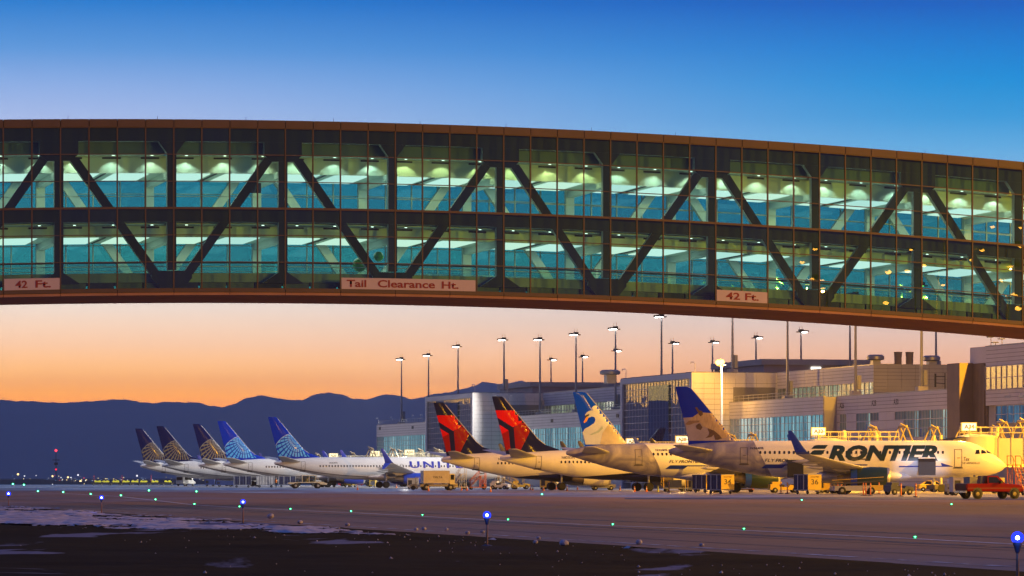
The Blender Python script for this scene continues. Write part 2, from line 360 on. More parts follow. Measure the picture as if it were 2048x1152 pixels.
# chunks of ice and snow dropped by the plough
def chunk(seed, r):
    rnd = random.Random(seed); bm = bmesh.new(); bmesh.ops.create_icosphere(bm, subdivisions=2, radius=r)
    for v in bm.verts: v.co = Vector((v.co.x*1.15, v.co.y, v.co.z*.8))*(1+.28*noise.noise(v.co*(1.6/r)+Vector((seed*9.1,0,0))))
    zb = min(v.co.z for v in bm.verts)
    for v in bm.verts: v.co.z -= zb+r*.12
    me = bpy.data.meshes.new('snow_chunk'); bm.to_mesh(me); bm.free(); me.materials.append(snow_m); return me
CH = [(1128,1091,.2,'largest pale snow chunk at the taxiway edge right of the tall blue light'),(1278,1089,.16,'dark snow chunk on the pavement farthest right of the tall blue light'),
      (1403,1093,.11,'small snow chunk at the pavement edge right of centre'),(1071,1088,.12,'flat snow chunk just right of the tall blue light'),(1077,1079,.11,'brown snow chunk on the pavement behind the flat one'),
      (848,1060,.14,'snow chunk nearest left of the tall blue light'),(893,1061,.12,'pale snow chunk midway on the snow edge left of the blue light'),(965,1066,.12,'snow chunk just behind the tall blue light post'),
      (935,1069,.13,'grey snow chunk left of the blue light post foot'),(541,1040,.26,'large snow chunk on the bank right of the middle blue light'),(600,1051,.16,'small snow chunk at the right end of the snow bank'),
      (832,1061,.13,'leftmost snow chunk of the pair on the snow edge'),(695,1052,.14,'brown snow chunk on the edge below the green lights')]
for i, (px, py, r, lb) in enumerate(CH):
    p = ground(px, py); p.z = 0.0 if i in (0,1,2,4,7) else vz(p.x*CP+p.y*SP, -p.x*SP+p.y*CP)+(.06 if i in (9,10) else .0); o = link('snow_chunk', chunk(i+1, r*.55), None, p); o.rotation_euler.z = i*1.3
    tag(o, lb, 'snow chunk', 'snow chunks left by the plough')
mb = MB(); rr = random.Random(5)
for i in range(260):
    v = 62+rr.random()**1.5*190; u = 26.2-abs(rr.gauss(0, 6.0))-.2; q = w(u, v); s = .012+.03*rr.random()**3; c = Vector((q.x, q.y, vz(u, v)+.01))
    vs = [c+Vector((rr.uniform(-1,1)*s*.3+a*s, b*s, e*s)) for a, b, e in ((1,0,0),(0,1,0),(-1,0,0),(0,-1,0),(0,0,1),(0,0,-1))]
    mb.add(vs, [(0,1,4),(1,2,4),(2,3,4),(3,0,4),(1,0,5),(2,1,5),(3,2,5),(0,3,5)])
o = struct(mb.build('ice_crumbs', snow_m), 'stuff'); tag(o, 'scattered crumbs of ice over the dark verge', 'ice')
# ---- mountains about thirty kilometres off
RIDGE = [(-700,812),(-500,800),(-300,806),(-150,797),(0,801),(60,803),(120,806),(180,803),(215,800),(255,799),(290,806),(340,804),(369,804),(396,804),(416,811),(433,814),(452,813),(472,805),(490,797),(520,790),(545,794),(575,799),(600,800),(630,789),(655,784),(675,786),(705,797),(738,797),(769,788),(790,790),(807,792),(824,799),(833,797),(852,790),(896,784),(949,771),(965,763),(985,765),(1000,767),(1017,766),(1032,761),(1043,760),(1055,765),(1120,775),(1250,770),(1400,782),(1600,774),(1800,786),(2048,778),(2300,790),(2600,798)]
def ridge(px):
    for (a, b), (c, d) in zip(RIDGE, RIDGE[1:]):
        if a <= px <= c: t = (px-a)/(c-a); t = .85*t+.15*t*t*(3-2*t); return b+(d-b)*t
    return 800
mb = MB(); ncol = 1500; rows = [(.73,0),(.76,.07),(.79,.2),(.82,.3),(.85,.46),(.885,.58),(.92,.75),(.955,.88),(.985,.97),(1,1),(1.03,.9),(1.07,.6),(1.1,0)]
vs = []; MR = 30000.0
for i in range(ncol+1):
    az = R(-62+84*i/ncol); px = 1024+F*math.tan(az)
    if -600 < px < 2500: rd = ridge(px)
    else: rd = 801+9*noise.noise(Vector((az*9,0,0)))+6*noise.noise(Vector((az*30,2,0)))
    top = (HZ-rd+2.2*noise.noise(Vector((px*.05,0,0)))+1.6*noise.noise(Vector((px*.13,4,0)))+1.0*noise.noise(Vector((px*.33,7,0))))/F*MR
    for k, (f, h) in enumerate(rows):
        x, Y = math.sin(az)*MR*f, math.cos(az)*MR*f; j = 1+(.35*noise.noise(Vector((x*.0006, Y*.0006, 0)))+.2*noise.noise(Vector((x*.0017, Y*.0017, 2))))*(1 if 0 < h < .97 else 0)
        vs.append((x, Y, -1+top*(h if h >= .97 else min(h*j, .955*f))))
n = len(rows); mb.add(vs, [(i*n+k, (i+1)*n+k, (i+1)*n+k+1, i*n+k+1) for i in range(ncol) for k in range(n-1)], 0, True)
struct(mb.build('mountains', mat('mountain_forest', (.05,.05,.055), .95, 0, .3, .0006), sharp=180))
# ---- air
hz = MB().box(-32500, 14500, -590, 33400, -1.6, 860).build('haze', None)
hm = bpy.data.materials.new('haze_air'); hm.use_nodes = True; nt = hm.node_tree; nt.nodes.clear()
pv = nt.nodes.new('ShaderNodeVolumePrincipled'); pv.inputs['Color'].default_value = (.92,.93,1,1); pv.inputs['Density'].default_value = HAZE; pv.inputs['Anisotropy'].default_value = 0.0
pv.inputs['Density Attribute'].default_value = ''; hm.cycles.homogeneous_volume = True
ot = nt.nodes.new('ShaderNodeOutputMaterial'); nt.links.new(pv.outputs[0], ot.inputs['Volume'])
hz.data.materials.clear(); hz.data.materials.append(hm); hz['kind'] = 'stuff'
# ================================================================== the glazed pedestrian bridge
PW, RH = 1.928, 1.83               # bay of one pane, height of one row
U0, UC, ZT, RAD = 28.7, 52.3, 26.25, 714.0
VB = 253.0                          # plane of the near glass
IA, IB = -2, 42                     # pane columns built (0..38 are in the picture)
def arch(a): u = U0+a*PW; return ZT-(u-UC)**2/(2*RAD)
BO = w(UC, VB, 0)
def bmap(x, y, z): return (U0+x*PW-UC, y, arch(x)+z)     # x in panes, y metres behind the glass, z below the roof edge
bridge = thing('pedestrian_bridge', 'long arched two-storey glass footbridge with copper frame crossing above the taxiway', 'bridge', BO, PHI)
copper = mat('copper_frame', (.098,.060,.054), .55, .05, .15, .8)
copper2 = mat('copper_soffit', (.36,.18,.14), .62, .0, .2, .35)  # soffit colour lightened to stand in for light bounced off the ground
steel = mat('bridge_steel', (.62,.62,.56), .55, 0, .06, .5)
inner = mat('bridge_white', (.70,.80,.72), .6, 0, .04, .5)
dark_m = mat('bridge_dark', (.03,.032,.036), .6, 0, .2, 1)
spandrel = mat('bridge_spandrel', (.15,.17,.12), .6, 0, .15, .6)
near_glass = glass('bridge_glass', (.56,.85,.75), .07, 0, (1,1,1))
far_glass = glass('bridge_far_glass', (.03,.36,.45), .06, .03, (.45,.9,1.0), .9)
rail_glass = glass('rail_glass', (.72,.88,.86), .09)
ROWS = [-.54-RH*k for k in range(7)]
def bx(x0, x1, y0, y1, z0, z1, mi=0, mb=None, step=1.0):
    mb = mb or MB(); n = max(1, int(math.ceil((x1-x0)/step)))
    xs = [x0+(x1-x0)*i/n for i in range(n+1)]
    rings = [[(x,y0,z0),(x,y1,z0),(x,y1,z1),(x,y0,z1)] for x in xs]
    return mb.loft(rings, True, True, mi, False)
def bpart(name, mb, m, parent=bridge):
    o = mb.map(bmap).build(name, m, parent)
    if isinstance(m, list):                     # outward faces darkened to stand in for shade, white to the room
        for p in o.data.polygons: p.material_index = 1 if p.normal.y < -.9 else 0
    return o
# roof edge, one cover plate per pane; roof deck; lower edge; underside
for i in range(IA, IB):
    bpart('roof_edge_plate', bx(i+.012, i+.988, -.16, .1, -.52, 0), copper)
bpart('roof', bx(IA, IB, .1, 12.1, -.35, -.06), copper2)
bpart('roof_edge_far', bx(IA, IB, 12.1, 12.3, -.52, 0), copper)
for i in range(IA, IB, 2):
    bpart('sill_plate', bx(i+.01, min(IB, i+2)-.01, -.18, .1, -11.76, -11.56), copper)
    bpart('soffit_panel', bx(i+.008, min(IB, i+2)-.008, -.12, 12.1, -11.96, -11.78), copper2)
bpart('lower_deck', bx(IA, IB, .12, 11.9, -11.70, -11.58), dark_m)
# near glazing: each pane, each upright and each cross bar
rnd = random.Random(11)
panes3 = [near_glass, near_glass, glass('bridge_glass_deep', (.48,.77,.69), .09), glass('bridge_glass_warm', (.60,.85,.68), .06)]
for r in range(6):
    for i in range(IA, IB):
        mb = MB(); t1, t2 = rnd.gauss(0, .003), rnd.gauss(0, .003)
        x0, x1, z0, z1 = i+.02, i+.98, ROWS[r+1]+.03, ROWS[r]-.03
        def yy(x, z): return t1*(x-(x0+x1)/2)*PW+t2*(z-(z0+z1)/2)
        mb.add([(x0,yy(x0,z0),z0),(x1,yy(x1,z0),z0),(x1,yy(x1,z1),z1),(x0,yy(x0,z1),z1)], [(0,1,2,3)])
        o = bpart('pane', mb, rnd.choice(panes3))
for i in range(IA, IB+1):
    bpart('mullion', bx(i-.022, i+.022, -.10, .06, ROWS[6], ROWS[0], step=9), copper)
for r in range(7):
    hw = .075 if r == 3 else .04 if r in (0, 6) else .028
    bpart('transom', bx(IA, IB, -.085, .05, ROWS[r]-hw, ROWS[r]+hw), copper)
# lightning rods
for px in (136,315,492,667,840,1012,1183,1351,1850):
    a = (u_on_v(px, VB+1)[0]-U0)/PW
    mb = MB(); p = Vector(bmap(a, 1.0, -.06)); mb.tube(p, p+Vector((0,0,.42)), .02, .008, 5); mb.build('lightning_rod', dark_m, bridge)
# trusses: posts every four panes, diagonals that rise and fall over two storeys
POSTS = list(range(-2, IB+1, 4)); APEX = [p for p in POSTS if (p-2) % 8 == 0]; NODE = [p for p in POSTS if (p-2) % 8 == 4]
def truss(y0, y1, m, tagname, near):
    for p in POSTS:
        poly = [(p-.16,-10.4),(p+.16,-10.4),(p+.16,-2.3),(p-.16,-2.3)]
        if p in NODE: poly = [(p-.16,-10.2),(p+.16,-10.2),(p+.16,-2.25),(p+.5,-1.35),(p-.5,-1.35),(p-.16,-2.25)]
        else: poly = [(p-.75,-11.1),(p+.75,-11.1),(p+.16,-10.35),(p+.16,-2.4),(p-.16,-2.4),(p-.16,-10.35)]
        bpart('post', MB().prism(poly, y0, y1, 'y'), m)
        if p in APEX: bpart('gusset', MB().prism([(p-.68,-2.32),(p-.42,-2.75),(p+.42,-2.75),(p+.68,-2.32),(p+.68,-1.35),(p-.68,-1.35)], y0-.02, y1+.02, 'y'), m)
        else: bpart('gusset', MB().prism([(p-.72,-10.25),(p-.72,-10.75),(p-.42,-11.45),(p+.42,-11.45),(p+.72,-10.75),(p+.72,-10.25)], y0-.02, y1+.02, 'y'), m)
    for p in APEX:
        for sgn in (-1, 1):
            t = lambda k: p+sgn*k                    # top by the apex, foot by the node four panes on
            poly = [(t(.30),-2.5),(t(.68),-2.5),(t(3.62),-10.5),(t(3.24),-10.5)]
            if near or True: bpart('diagonal', MB().prism(poly, y0+.01, y1-.01, 'y'), m)
    bpart('top_chord', bx(IA, IB, y0-.03, y1+.03, -1.42, -.42), m)
    bpart('floor_beam', bx(IA, IB, y0-.03, y1+.03, -6.92, -6.0), m)
outer_shade = mat('truss_outer_shade', (.020,.020,.020), .6, 0, .1, .5)  # dark tone paints in the unlit outer side of the truss
truss(.75, 1.25, [steel, outer_shade], 'near', True)
truss(10.75, 11.25, inner, 'far', False)
# spandrels just behind the glass at floor level and foot of the wall
for p, q in zip(POSTS, POSTS[1:]):
    bpart('floor_edge_panel', bx(p+.02, q-.02, 1.3, 1.38, -11.02, -10.38), mat('floor_edge', (.34,.40,.30), .6, 0, .1, .5))  # paint lightened to stand in for room light on the panel
    for k in range(4): bpart('foot_panel', bx(p+k+.03, p+k+.97, 1.05, 1.12, -11.55, -11.06), spandrel if (p+k) % 3 else dark_m)
bpart('upper_floor', bx(IA, IB, 1.3, 11.7, -6.55, -6.0), inner)
bpart('lower_floor', bx(IA, IB, 1.4, 11.7, -10.75, -10.4), inner)
# hung ceilings: upstand, downlight ledge, wash wall with grilles, ceiling
lamp_m = emit('downlight', (1,.98,.88), 3.5, False)
panel_m = emit('ceiling_panel', (.86,1,.97), 1.1)
warm_b = (8, 18, 14); upst = mat('upstand_green', (.13,.19,.165), .6, 0, .08, .5)
def storey(zu, zl, zc, wallb):            # upstand top, ledge, ceiling
    for p, q in zip(POSTS, POSTS[1:]):
        x0, x1 = p+.2, q-.2
        if wallb: bpart('upstand', bx(x0, x1, 1.55, 1.62, zl, zu), upst)
        bpart('ledge', bx(x0, x1, 1.3 if not wallb else 1.55, 2.75, zl-.05, zl), inner)
        bpart('wash_wall', bx(p, q, 2.75, 2.82, zc-.02, zl), inner)
        for k in range(3):
            xc = p+.62+k*1.38
            bpart('air_grille', bx(xc-.33, xc+.33, 2.71, 2.75, zl-.25, zl-.13), dark_m)
            o = MB(); c = Vector(bmap(xc+.02, 2.12, zl-.055)); o.lathe([(-.02,.09),(0,.1)], c, 'z', 10); o.build('downlight', lamp_m, bridge)
            if wallb:
                ld = bpy.data.lights.new('downlight_glow', 'SPOT'); ld.energy = 120; ld.spot_size = R(104); ld.spot_blend = .3; ld.shadow_soft_size = .07
                ld.color = (1,.93,.42) if p in warm_b else (.93,1,.82)
                lo = bpy.data.objects.new('downlight_glow', ld); COL.objects.link(lo); lo.parent = bridge; lo.location = c+Vector((0,.05,-.03)); lo.rotation_euler = (R(6), 0, 0)
        bpart('ceiling', bx(p, q, 2.82, 10.2, zc, zc+.08), inner)
        bpart('cross_beam', bx(p-.13, p+.13, 1.25, 10.75, zc-.42, zc), inner)
        bpart('ceiling_slot', bx(p+1.75, p+1.83, 3.0, 9.6, zc-.05, zc-.005), dark_m)
        for k, (yc, xc) in enumerate(((4.2, p+.95), (7.4, p+2.75))):
            bpart('ceiling_glow', bx(xc-.62, xc+.62, 3.0, 9.8, zc-.06, zc-.012), panel_m)  # emission stands in for a ceiling lit by indirect uplights
storey(-1.42, -2.22, -3.42, True)
storey(-6.92, -6.98, -7.82, False)
# far glazing in bay-wide sheets with thin bars, hand rails
for p, q in zip(POSTS, POSTS[1:]):
    for z0, z1 in ((-6.0,-.6), (-11.5,-6.9)):
        mb = MB(); mb.add([(p+.02,12.0,z0),(q-.02,12.0,z0),(q-.02,12.0,z1),(p+.02,12.0,z1)], [(0,1,2,3)]); bpart('far_pane', mb, far_glass)
    for k in range(4): bpart('far_mullion', bx(p+k-.02, p+k+.02, 11.9, 12.08, -11.5, -.6, step=9), inner)
    for z in (-5.1, -9.9): bpart('hand_rail', bx(p, q, 1.9, 1.95, z-.025, z+.025), inner)
    bpart('walkway_rail', bx(p+.05, q-.05, 3.4, 3.5, -9.62, -9.52), dark_m)
    bpart('walkway_rail', bx(p+.05, q-.05, 6.4, 6.5, -9.45, -9.35), dark_m)
    bpart('walkway_side', bx(p+.05, q-.05, 3.43, 3.46, -10.4, -9.65), rail_glass)
for z in (ROWS[1], ROWS[2], ROWS[4], ROWS[5]): bpart('far_transom', bx(IA, IB, 11.92, 12.06, z-.03, z+.03), inner)
# clearance signs fixed to the glass, dark red letters on pink-white board
sign_m = mat('sign_board', (.52,.43,.55), .6, 0, .05, 1); red_m = mat('sign_red', (.23,.012,.025), .6, 0, .05, 1)
for (x0, x1, words) in ((.0, 2.0, ((.42,.84,'42'), (1.12,1.66,'Ft.'))), (12.0, 16.98, ((12.22,12.93,'Tail'), (13.35,15.45,'Clearance'), (15.7,16.32,'Ht.'))), (26.0, 28.0, ((26.38,26.92,'42'), (27.12,27.64,'Ft.')))):
    s = bpart('clearance_sign', bx(x0+.03, x1-.03, -.125, -.103, -11.5, -10.72), sign_m)
    for a, b, t in words:
        zlo = -11.36; zhi = -10.86 if t != 'Clearance' else -10.84
        decal('lettering', text_bm(t, 1, .022), lambda x, z: bmap(x, -.14, z), red_m, s, fit=(a, b, zlo, zhi), cells=False)
# direction sign hung over the upper walkway
hs = bpart('hanging_sign', bx(8.95, 9.42, 3.0, 3.12, -4.75, -4.05), dark_m); bpart('sign_hanger', bx(9.17, 9.2, 3.05, 3.08, -4.05, -3.45), dark_m)
# green glass balls on the lower walkway
green_b = mat('green_ball', (.02,.35,.03), .15, 0, .1, 1, coat=1)
for px, py, r, lb in ((757,513,.36,'upper shiny green ball inside the bridge above the clearance words'), (719,530,.5,'larger dark green ball inside the bridge left of the shiny one')):
    a = (u_on_v(px, VB+3.0)[0]-U0)/PW; Y = u_on_v(px, VB+3.0)[1]; o = MB().ball((0,0,0), r, 20).build('green_ball', green_b, None, w(U0+a*PW, VB+3.0, zz(py, Y)))
    tag(o, lb, 'ball', 'green balls inside the bridge')
# ================================================================== concourse building
BU, BV = 180.0, 650.0
bld = thing('concourse_building', 'long pale panelled airport concourse with glazed pavilions and lit windows behind the airliners', 'building', w(BU, BV, 0), PHI)
def bp(name, mb, m, parent=bld): return mb.map(lambda x, y, z: (x-BU, y-BV, z)).build(name, m, parent)
wall_m = mat('wall_panel', (.60,.575,.575), .6, 0, .06, .25); joint_m = mat('panel_joint', (.16,.14,.14), .8, 0, .1, 1)
brown_m = mat('ribbed_pier', (.20,.155,.135), .75, 0, .12, .6); roof_m = mat('roof_gravel', (.2,.2,.2), .9, 0, .2, .4)
metal_m = mat('grey_metal', (.33,.33,.34), .45, .6, .1, 1); mull_m = mat('window_bar', (.55,.5,.5), .5, .2, .05, 1)
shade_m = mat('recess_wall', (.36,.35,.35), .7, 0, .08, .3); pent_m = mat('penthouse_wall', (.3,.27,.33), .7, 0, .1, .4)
rail_m = mat('roof_rail', (.5,.5,.46), .5, .3, .1, 1)
pane_m = glass('window_glass', (.78,.92,.95), .22, .01, (1,1,1), .12)
dark_pane = glass('pavilion_glass', (.35,.42,.5), .55, .01, (1,.97,.92), .22)
def lit(name, lo, mid, hi, sy=1.0, strength=1.0, seed=0.0, thr=(.36,.52,.68)):
    m = bpy.data.materials.new(name); m.use_nodes = True; nt = m.node_tree; nt.nodes.remove(nt.nodes['Principled BSDF'])
    t = nt.nodes.new('ShaderNodeTexCoord'); mp = nt.nodes.new('ShaderNodeMapping'); mp.inputs['Scale'].default_value = (.02, sy, .07); mp.inputs['Location'].default_value = (seed, seed*3, 0)
    nt.links.new(t.outputs['Object'], mp.inputs[0]); n = nt.nodes.new('ShaderNodeTexNoise'); n.inputs['Scale'].default_value = .9; n.inputs['Detail'].default_value = 5; n.inputs['Roughness'].default_value = .7
    nt.links.new(mp.outputs[0], n.inputs['Vector']); c = nt.nodes.new('ShaderNodeValToRGB'); e = c.color_ramp.elements
    e[0].position, e[0].color = thr[0], lo+(1,); e[1].position, e[1].color = thr[2], hi+(1,); q = e.new(thr[1]); q.color = mid+(1,)
    nt.links.new(n.outputs[0], c.inputs[0]); em = nt.nodes.new('ShaderNodeEmission'); em.inputs[1].default_value = strength; nt.links.new(c.outputs[0], em.inputs[0])
    nt.links.new(em.outputs[0], nt.nodes['Material Output'].inputs[0]); m.cycles.emission_sampling = 'NONE'; return m
rooms = lit('lit_rooms', (.02,.07,.10), (.16,.36,.40), (.62,.80,.76), 1.0, 1.45)
rooms2 = lit('lit_offices', (.10,.13,.14), (.30,.36,.30), (.85,.90,.70), .55, 1.35, 7)
rooms3 = lit('dim_hall', (.004,.008,.018), (.012,.03,.05), (.05,.22,.30), .45, 1, 3, (.42,.6,.72))
rooms4 = lit('lit_gallery', (.05,.06,.045), (.26,.27,.17), (.55,.56,.36), .6, 1.25, 11)
def panels(U, v0, v1, z0, z1, cols, rows, single, m=wall_m, back=True, name='wall_panel'):
    """cladding that faces the apron: real panels with open joints over a dark backing"""
    v0, v1 = sorted((v0, v1)); dv, dz = (v1-v0)/cols, (z1-z0)/rows; rnd = random.Random(int(U*7+v0*3+z0)); acc = MB()
    for i in range(cols):
        for k in range(rows):
            mb = MB() if single else acc; e = rnd.uniform(0, .012)
            mb.box(U-.05-e, U, v0+i*dv+.03, v0+(i+1)*dv-.03, z0+k*dz+.028, z0+(k+1)*dz-.028)
            if single: bp(name, mb, m)
    if not single: struct(bp('cladding', acc, m), 'stuff')
def side_panels(V, u0, u1, z0, z1, cols, rows, m=wall_m, single=False):
    acc = MB(); du, dz = (u1-u0)/cols, (z1-z0)/rows
    for i in range(cols):
        for k in range(rows):
            mb = MB() if single else acc
            mb.box(u0+i*du+.02, u0+(i+1)*du-.02, V-.05, V, z0+k*dz+.025, z0+(k+1)*dz-.025)
            if single: bp('wall_panel', mb, m)
    if not single: struct(bp('cladding', acc, m), 'stuff')
def windows(U, v0, v1, z0, z1, cols, rows, room, single, glassm=pane_m, depth=1.6, barw=.07, skip=()):
    v0, v1 = sorted((v0, v1)); dv, dz = (v1-v0)/cols, (z1-z0)/rows
    bp('lit_interior', MB().box(U+depth, U+depth+.1, v0, v1, z0, z1), room)
    if single:
        for i in range(cols):
            for k in range(rows):
                a, b, c, d = v0+i*dv, v0+(i+1)*dv, z0+k*dz, z0+(k+1)*dz; j = random.uniform(-.012, .012)
                mb = MB(); mb.add([(U+.05+j,a,c),(U+.05-j,b,c),(U+.05-j,b,d),(U+.05+j,a,d)], [(0,3,2,1)]); bp('window_pane', mb, glassm)
    else:
        bp('glazing', MB().add([(U+.05,v0,z0),(U+.05,v1,z0),(U+.05,v1,z1),(U+.05,v0,z1)], [(0,3,2,1)]), glassm)
    g = MB()
    for i in range(cols+1): g.box(U-.04, U+.1, v0+i*dv-barw/2, v0+i*dv+barw/2, z0, z1)
    for k in range(rows+1): g.box(U-.06, U+.08, v0, v1, z0+k*dz-barw/2, z0+k*dz+barw/2)
    bp('window_bars', g, mull_m)
    s = MB(); s.box(U, U+depth, v0-.02, v0+.1, z0, z1); s.box(U, U+depth, v1-.1, v1+.02, z0, z1); s.box(U, U+depth, v0, v1, z1-.02, z1+.1); bp('window_reveal', s, shade_m)
ZL, ZB, ZU, ZP = 13.72, 11.15, 18.5, 22.2
vP1a, vP1b = 760.0, 718.1; vP2a, vP2b = 611.7, 570.2
# --- low wings
def wing(U, va, vb, cols, single, zw=4.4, ncol=None, room=rooms):
    va, vb = sorted((va, vb)); bp('wall', MB().box(U+.02, U+6, va, vb, ZB, ZL-.02), joint_m); bp('lower_wall', MB().box(U+.02, U+6, va, vb, 0, zw), wall_m)
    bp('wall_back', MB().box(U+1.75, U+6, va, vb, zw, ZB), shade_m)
    panels(U, va, vb, ZB, ZL, cols, 5, single); bp('parapet', MB().box(U-.08, U+.35, va, vb, ZL, ZL+.12), metal_m)
    bp('roof', MB().box(U+.35, 230, va, vb, ZL-.3, ZL), roof_m)
    windows(U, va+.15, vb-.15, zw, ZB, ncol or int((vb-va)/1.8), int(round((ZB-zw)/1.18)), room, False)
wing(180, 837, vP1a, 16, False); wing(180, vP1b, vP2a, 24, False); wing(180, vP2b, 524.2, 10, True)
# --- wing with the gate numbers
U2 = 182.0; va, vb = 478.0, 524.0
bp('wall', MB().box(U2+.02, U2+8, va, vb, ZB, ZL-.02), joint_m); panels(U2, va, vb, ZB, ZL, 10, 5, True); bp('parapet', MB().box(U2-.08, U2+.35, va, vb, ZL, ZL+.12), metal_m)
bp('roof', MB().box(U2+.35, 230, va, vb-.02, ZL-.3, ZL), roof_m)
bp('wall_back', MB().box(U2+1.75, U2+8, va, vb, 0, ZB), shade_m)
def span(a, b): return v_on_u(a, U2)[0], v_on_u(b, U2)[0]
bp('return_wall', MB().box(180.02, U2+.2, 524.0, 524.16, 0, ZL), shade_m)
for (a, b, z0, z1, n, r) in ((1680,1693,6.3,ZB,3,4), (1713,1741,8.6,ZB,5,2), (1741,1758,9.9,ZB,3,1), (1790,1808,9.9,ZB,3,1), (1808,1838,7.4,ZB,5,3), (1838,1862,7.4,ZB,4,3), (1862,1896,6.2,ZB,6,4)):
    q = span(a, b); windows(U2, q[1], q[0], z0, z1, n, r, rooms2, True, barw=.1)
for (a, b, z0, z1, rws) in ((1672,1680,0,ZB,9),(1693,1713,0,ZB,9),(1713,1741,0,8.55,7),(1741,1758,0,9.85,8),(1758,1790,0,ZB,9),(1790,1808,0,9.85,8),(1808,1862,0,7.35,6),(1680,1693,0,6.25,5),(1862,1896,0,6.15,5)):
    q = span(a, b); bp('wall', MB().box(U2+.02, U2+1.7, min(q), max(q), z0, z1), joint_m); panels(U2, q[0], q[1], z0, z1, max(1, int(abs(q[0]-q[1])/4.4+.5)), rws, False)
num_m = mat('gate_number', (.03,.03,.035), .6, 0, .05, 1)
for px, py, t in ((1684.5,811,'A26'), (1748.5,806,'A28'), (1793,803.5,'A30')):
    v, Y = v_on_u(px, U2); z = zz(py, Y)
    decal('gate_number', text_bm(t, 1, .02), lambda x, zq: (U2-.075-BU, v-x-BV, z+zq), num_m, bld, fit=(-1.0, 1.0, -.42, .42), cells=False)
for px, py in ((760.5,857),(826,855),(1105,841.5),(1236,831.5)):
    v, Y = v_on_u(px, 180); z = zz(py, Y); bp('gate_plaque', MB().box(179.84, 179.95, v-.75, v+.75, z-.32, z+.32), num_m)
# --- glazed pavilions
for va, vb in ((vP1b, vP1a), (vP2b, vP2a)):
    U = 174.0
    bp('frame_top', MB().box(U-.3, U+14, va, vb, ZU-.9, ZU), wall_m)
    for a, b in ((va, va+1.3), (vb-1.3, vb)): bp('frame_post', MB().box(U-.3, U+1.2, a, b, 0, ZU-.9), wall_m)
    bp('core', MB().box(U+3.2, U+14, va+.2, vb-.1, 0, ZU-.9), shade_m)
    n = int((vb-va-2.6)/1.75); windows(U, va+1.3, vb-1.3, 1.0, ZU-.95, n, 15, rooms3, False, dark_pane, 3.0)
    m0 = va+ (vb-va)*.32; bp('inset_bay', MB().box(U-.18, U+.03, m0, m0+11.5, 1.0, ZU-1.6), glass('inset_glass', (.3,.38,.48), .3, .01, (.6,.75,.95)))
    side_panels(va, U+.0, 188.0, 0, ZU, 8, 22, wall_m); bp('side_wall', MB().box(U+.02, 188, va, va+.15, 0, ZU-.92), joint_m)
    # dark sheet on the pavilion's flank, painting in a recess's shade
    bp('flank_shade', MB().box(180.6, 187.6, va-.09, va-.055, ZL+.05, 16.2), mat('flank_dark', (.20,.19,.19), .7, 0, .1, .3))
    bp('roof', MB().box(U-.2, 200, va, vb, ZU, ZU+.12), roof_m)
# --- setback upper storey
for va, vb, room, single in ((vP1b+0, vP2a, rooms4, False), (524.7, vP2b, rooms4, True), (vP1a, 790, rooms4, False)):
    U = 188.0; va, vb = sorted((va, vb))
    bp('upper_wall', MB().box(U+.02, 200, va, vb, 16.0, ZU-.02), joint_m); panels(U, va, vb, 16.0, ZU, max(2, int((vb-va)/4.5)), 5, single); bp('upper_roof', MB().box(U-.05, 222, va, vb, ZU, ZU+.12), metal_m)
    bp('upper_back', MB().box(U+1.9, 200, va, vb, ZL, 16.0), shade_m); windows(U, va+.2, vb-.2, ZL+.1, 16.0, int((vb-va)/2.0), 2, room, single, pane_m, 1.6)
side_panels(524.7, 188.0, 201, ZL, ZU, 6, 9, shade_m); bp('end_wall', MB().box(188, 201, 524.7, 525, ZL, ZU-.02), joint_m)
# --- penthouses
for v0, v1 in ((772.6, 801), (614, 642.5)):
    bp('penthouse', MB().box(200, 219.5, v0, v1, ZU+.12, 21.2), pent_m); bp('penthouse_roof', MB().box(199.4, 220.2, v0-.6, v1+.4, 21.2, ZP), shade_m)
v, Y = v_on_u(1633, 205); u_, _ = u_on_v(1633, 613.9); bp('lit_door', MB().box(u_-1, u_+.8, 613.8, 613.95, ZU+.3, 20.9), emit('door_glow', (1,.95,.8), 2.2, False))
# --- brown pier and near block
U3 = 183.6
bp('pier', MB().box(U2-.3, U3, 473.2, 477.9, 0, 17.2), brown_m)
for i in range(9): bp('pier_rib', MB().box(U3, U3+.22, 473.1-.5*i, 473.1-.5*i+.34, 0, 17.0), brown_m)
bp('stair_tower', MB().box(U3+.25, U3+9, 468.6, 477, 0, 17.1), brown_m); bp('tower_cap', MB().box(U3+.1, U3+9, 468, 474.5, 17.1, 19.3), wall_m)
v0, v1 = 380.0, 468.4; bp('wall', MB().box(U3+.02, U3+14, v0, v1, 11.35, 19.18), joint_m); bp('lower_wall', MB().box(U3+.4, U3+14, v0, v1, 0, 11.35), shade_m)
bp('roof', MB().box(U3-.1, U3+14, v0, v1, 19.2, 19.35), metal_m)
vw = v_on_u(1972, U3)[0]; z0w, z1w = zz(780, v_on_u(1972, U3)[1]), zz(734, v_on_u(1972, U3)[1])
panels(U3, v0+60, v1, z1w+.05, 19.2, 7, 5, True); panels(U3, v0+60, v1, 11.35, z0w-.05, 7, 4, True); panels(U3, vw, v1, z0w, z1w, 1, 5, True); panels(U3, v0, v0+60, 11.35, 19.2, 13, 13, False)
windows(U3-.12, v0+60, vw, z0w, z1w, 15, 2, rooms3, True, glass('sunset_tint_glass', (.3,.3,.3), .85, 0, (1,.95,.8), .05), .1, .08)  # gold tint of the reflection stands in for the sunset glow
vw2 = v_on_u(1988, U3)[0]; windows(U3+.2, v0+60, vw2, zz(847, v_on_u(1988, U3)[1]), 11.3, 12, 2, lit('blue_rooms', (.01,.03,.06), (.04,.12,.2), (.12,.3,.42), .8, 1, 5), True, pane_m, .18, .08)
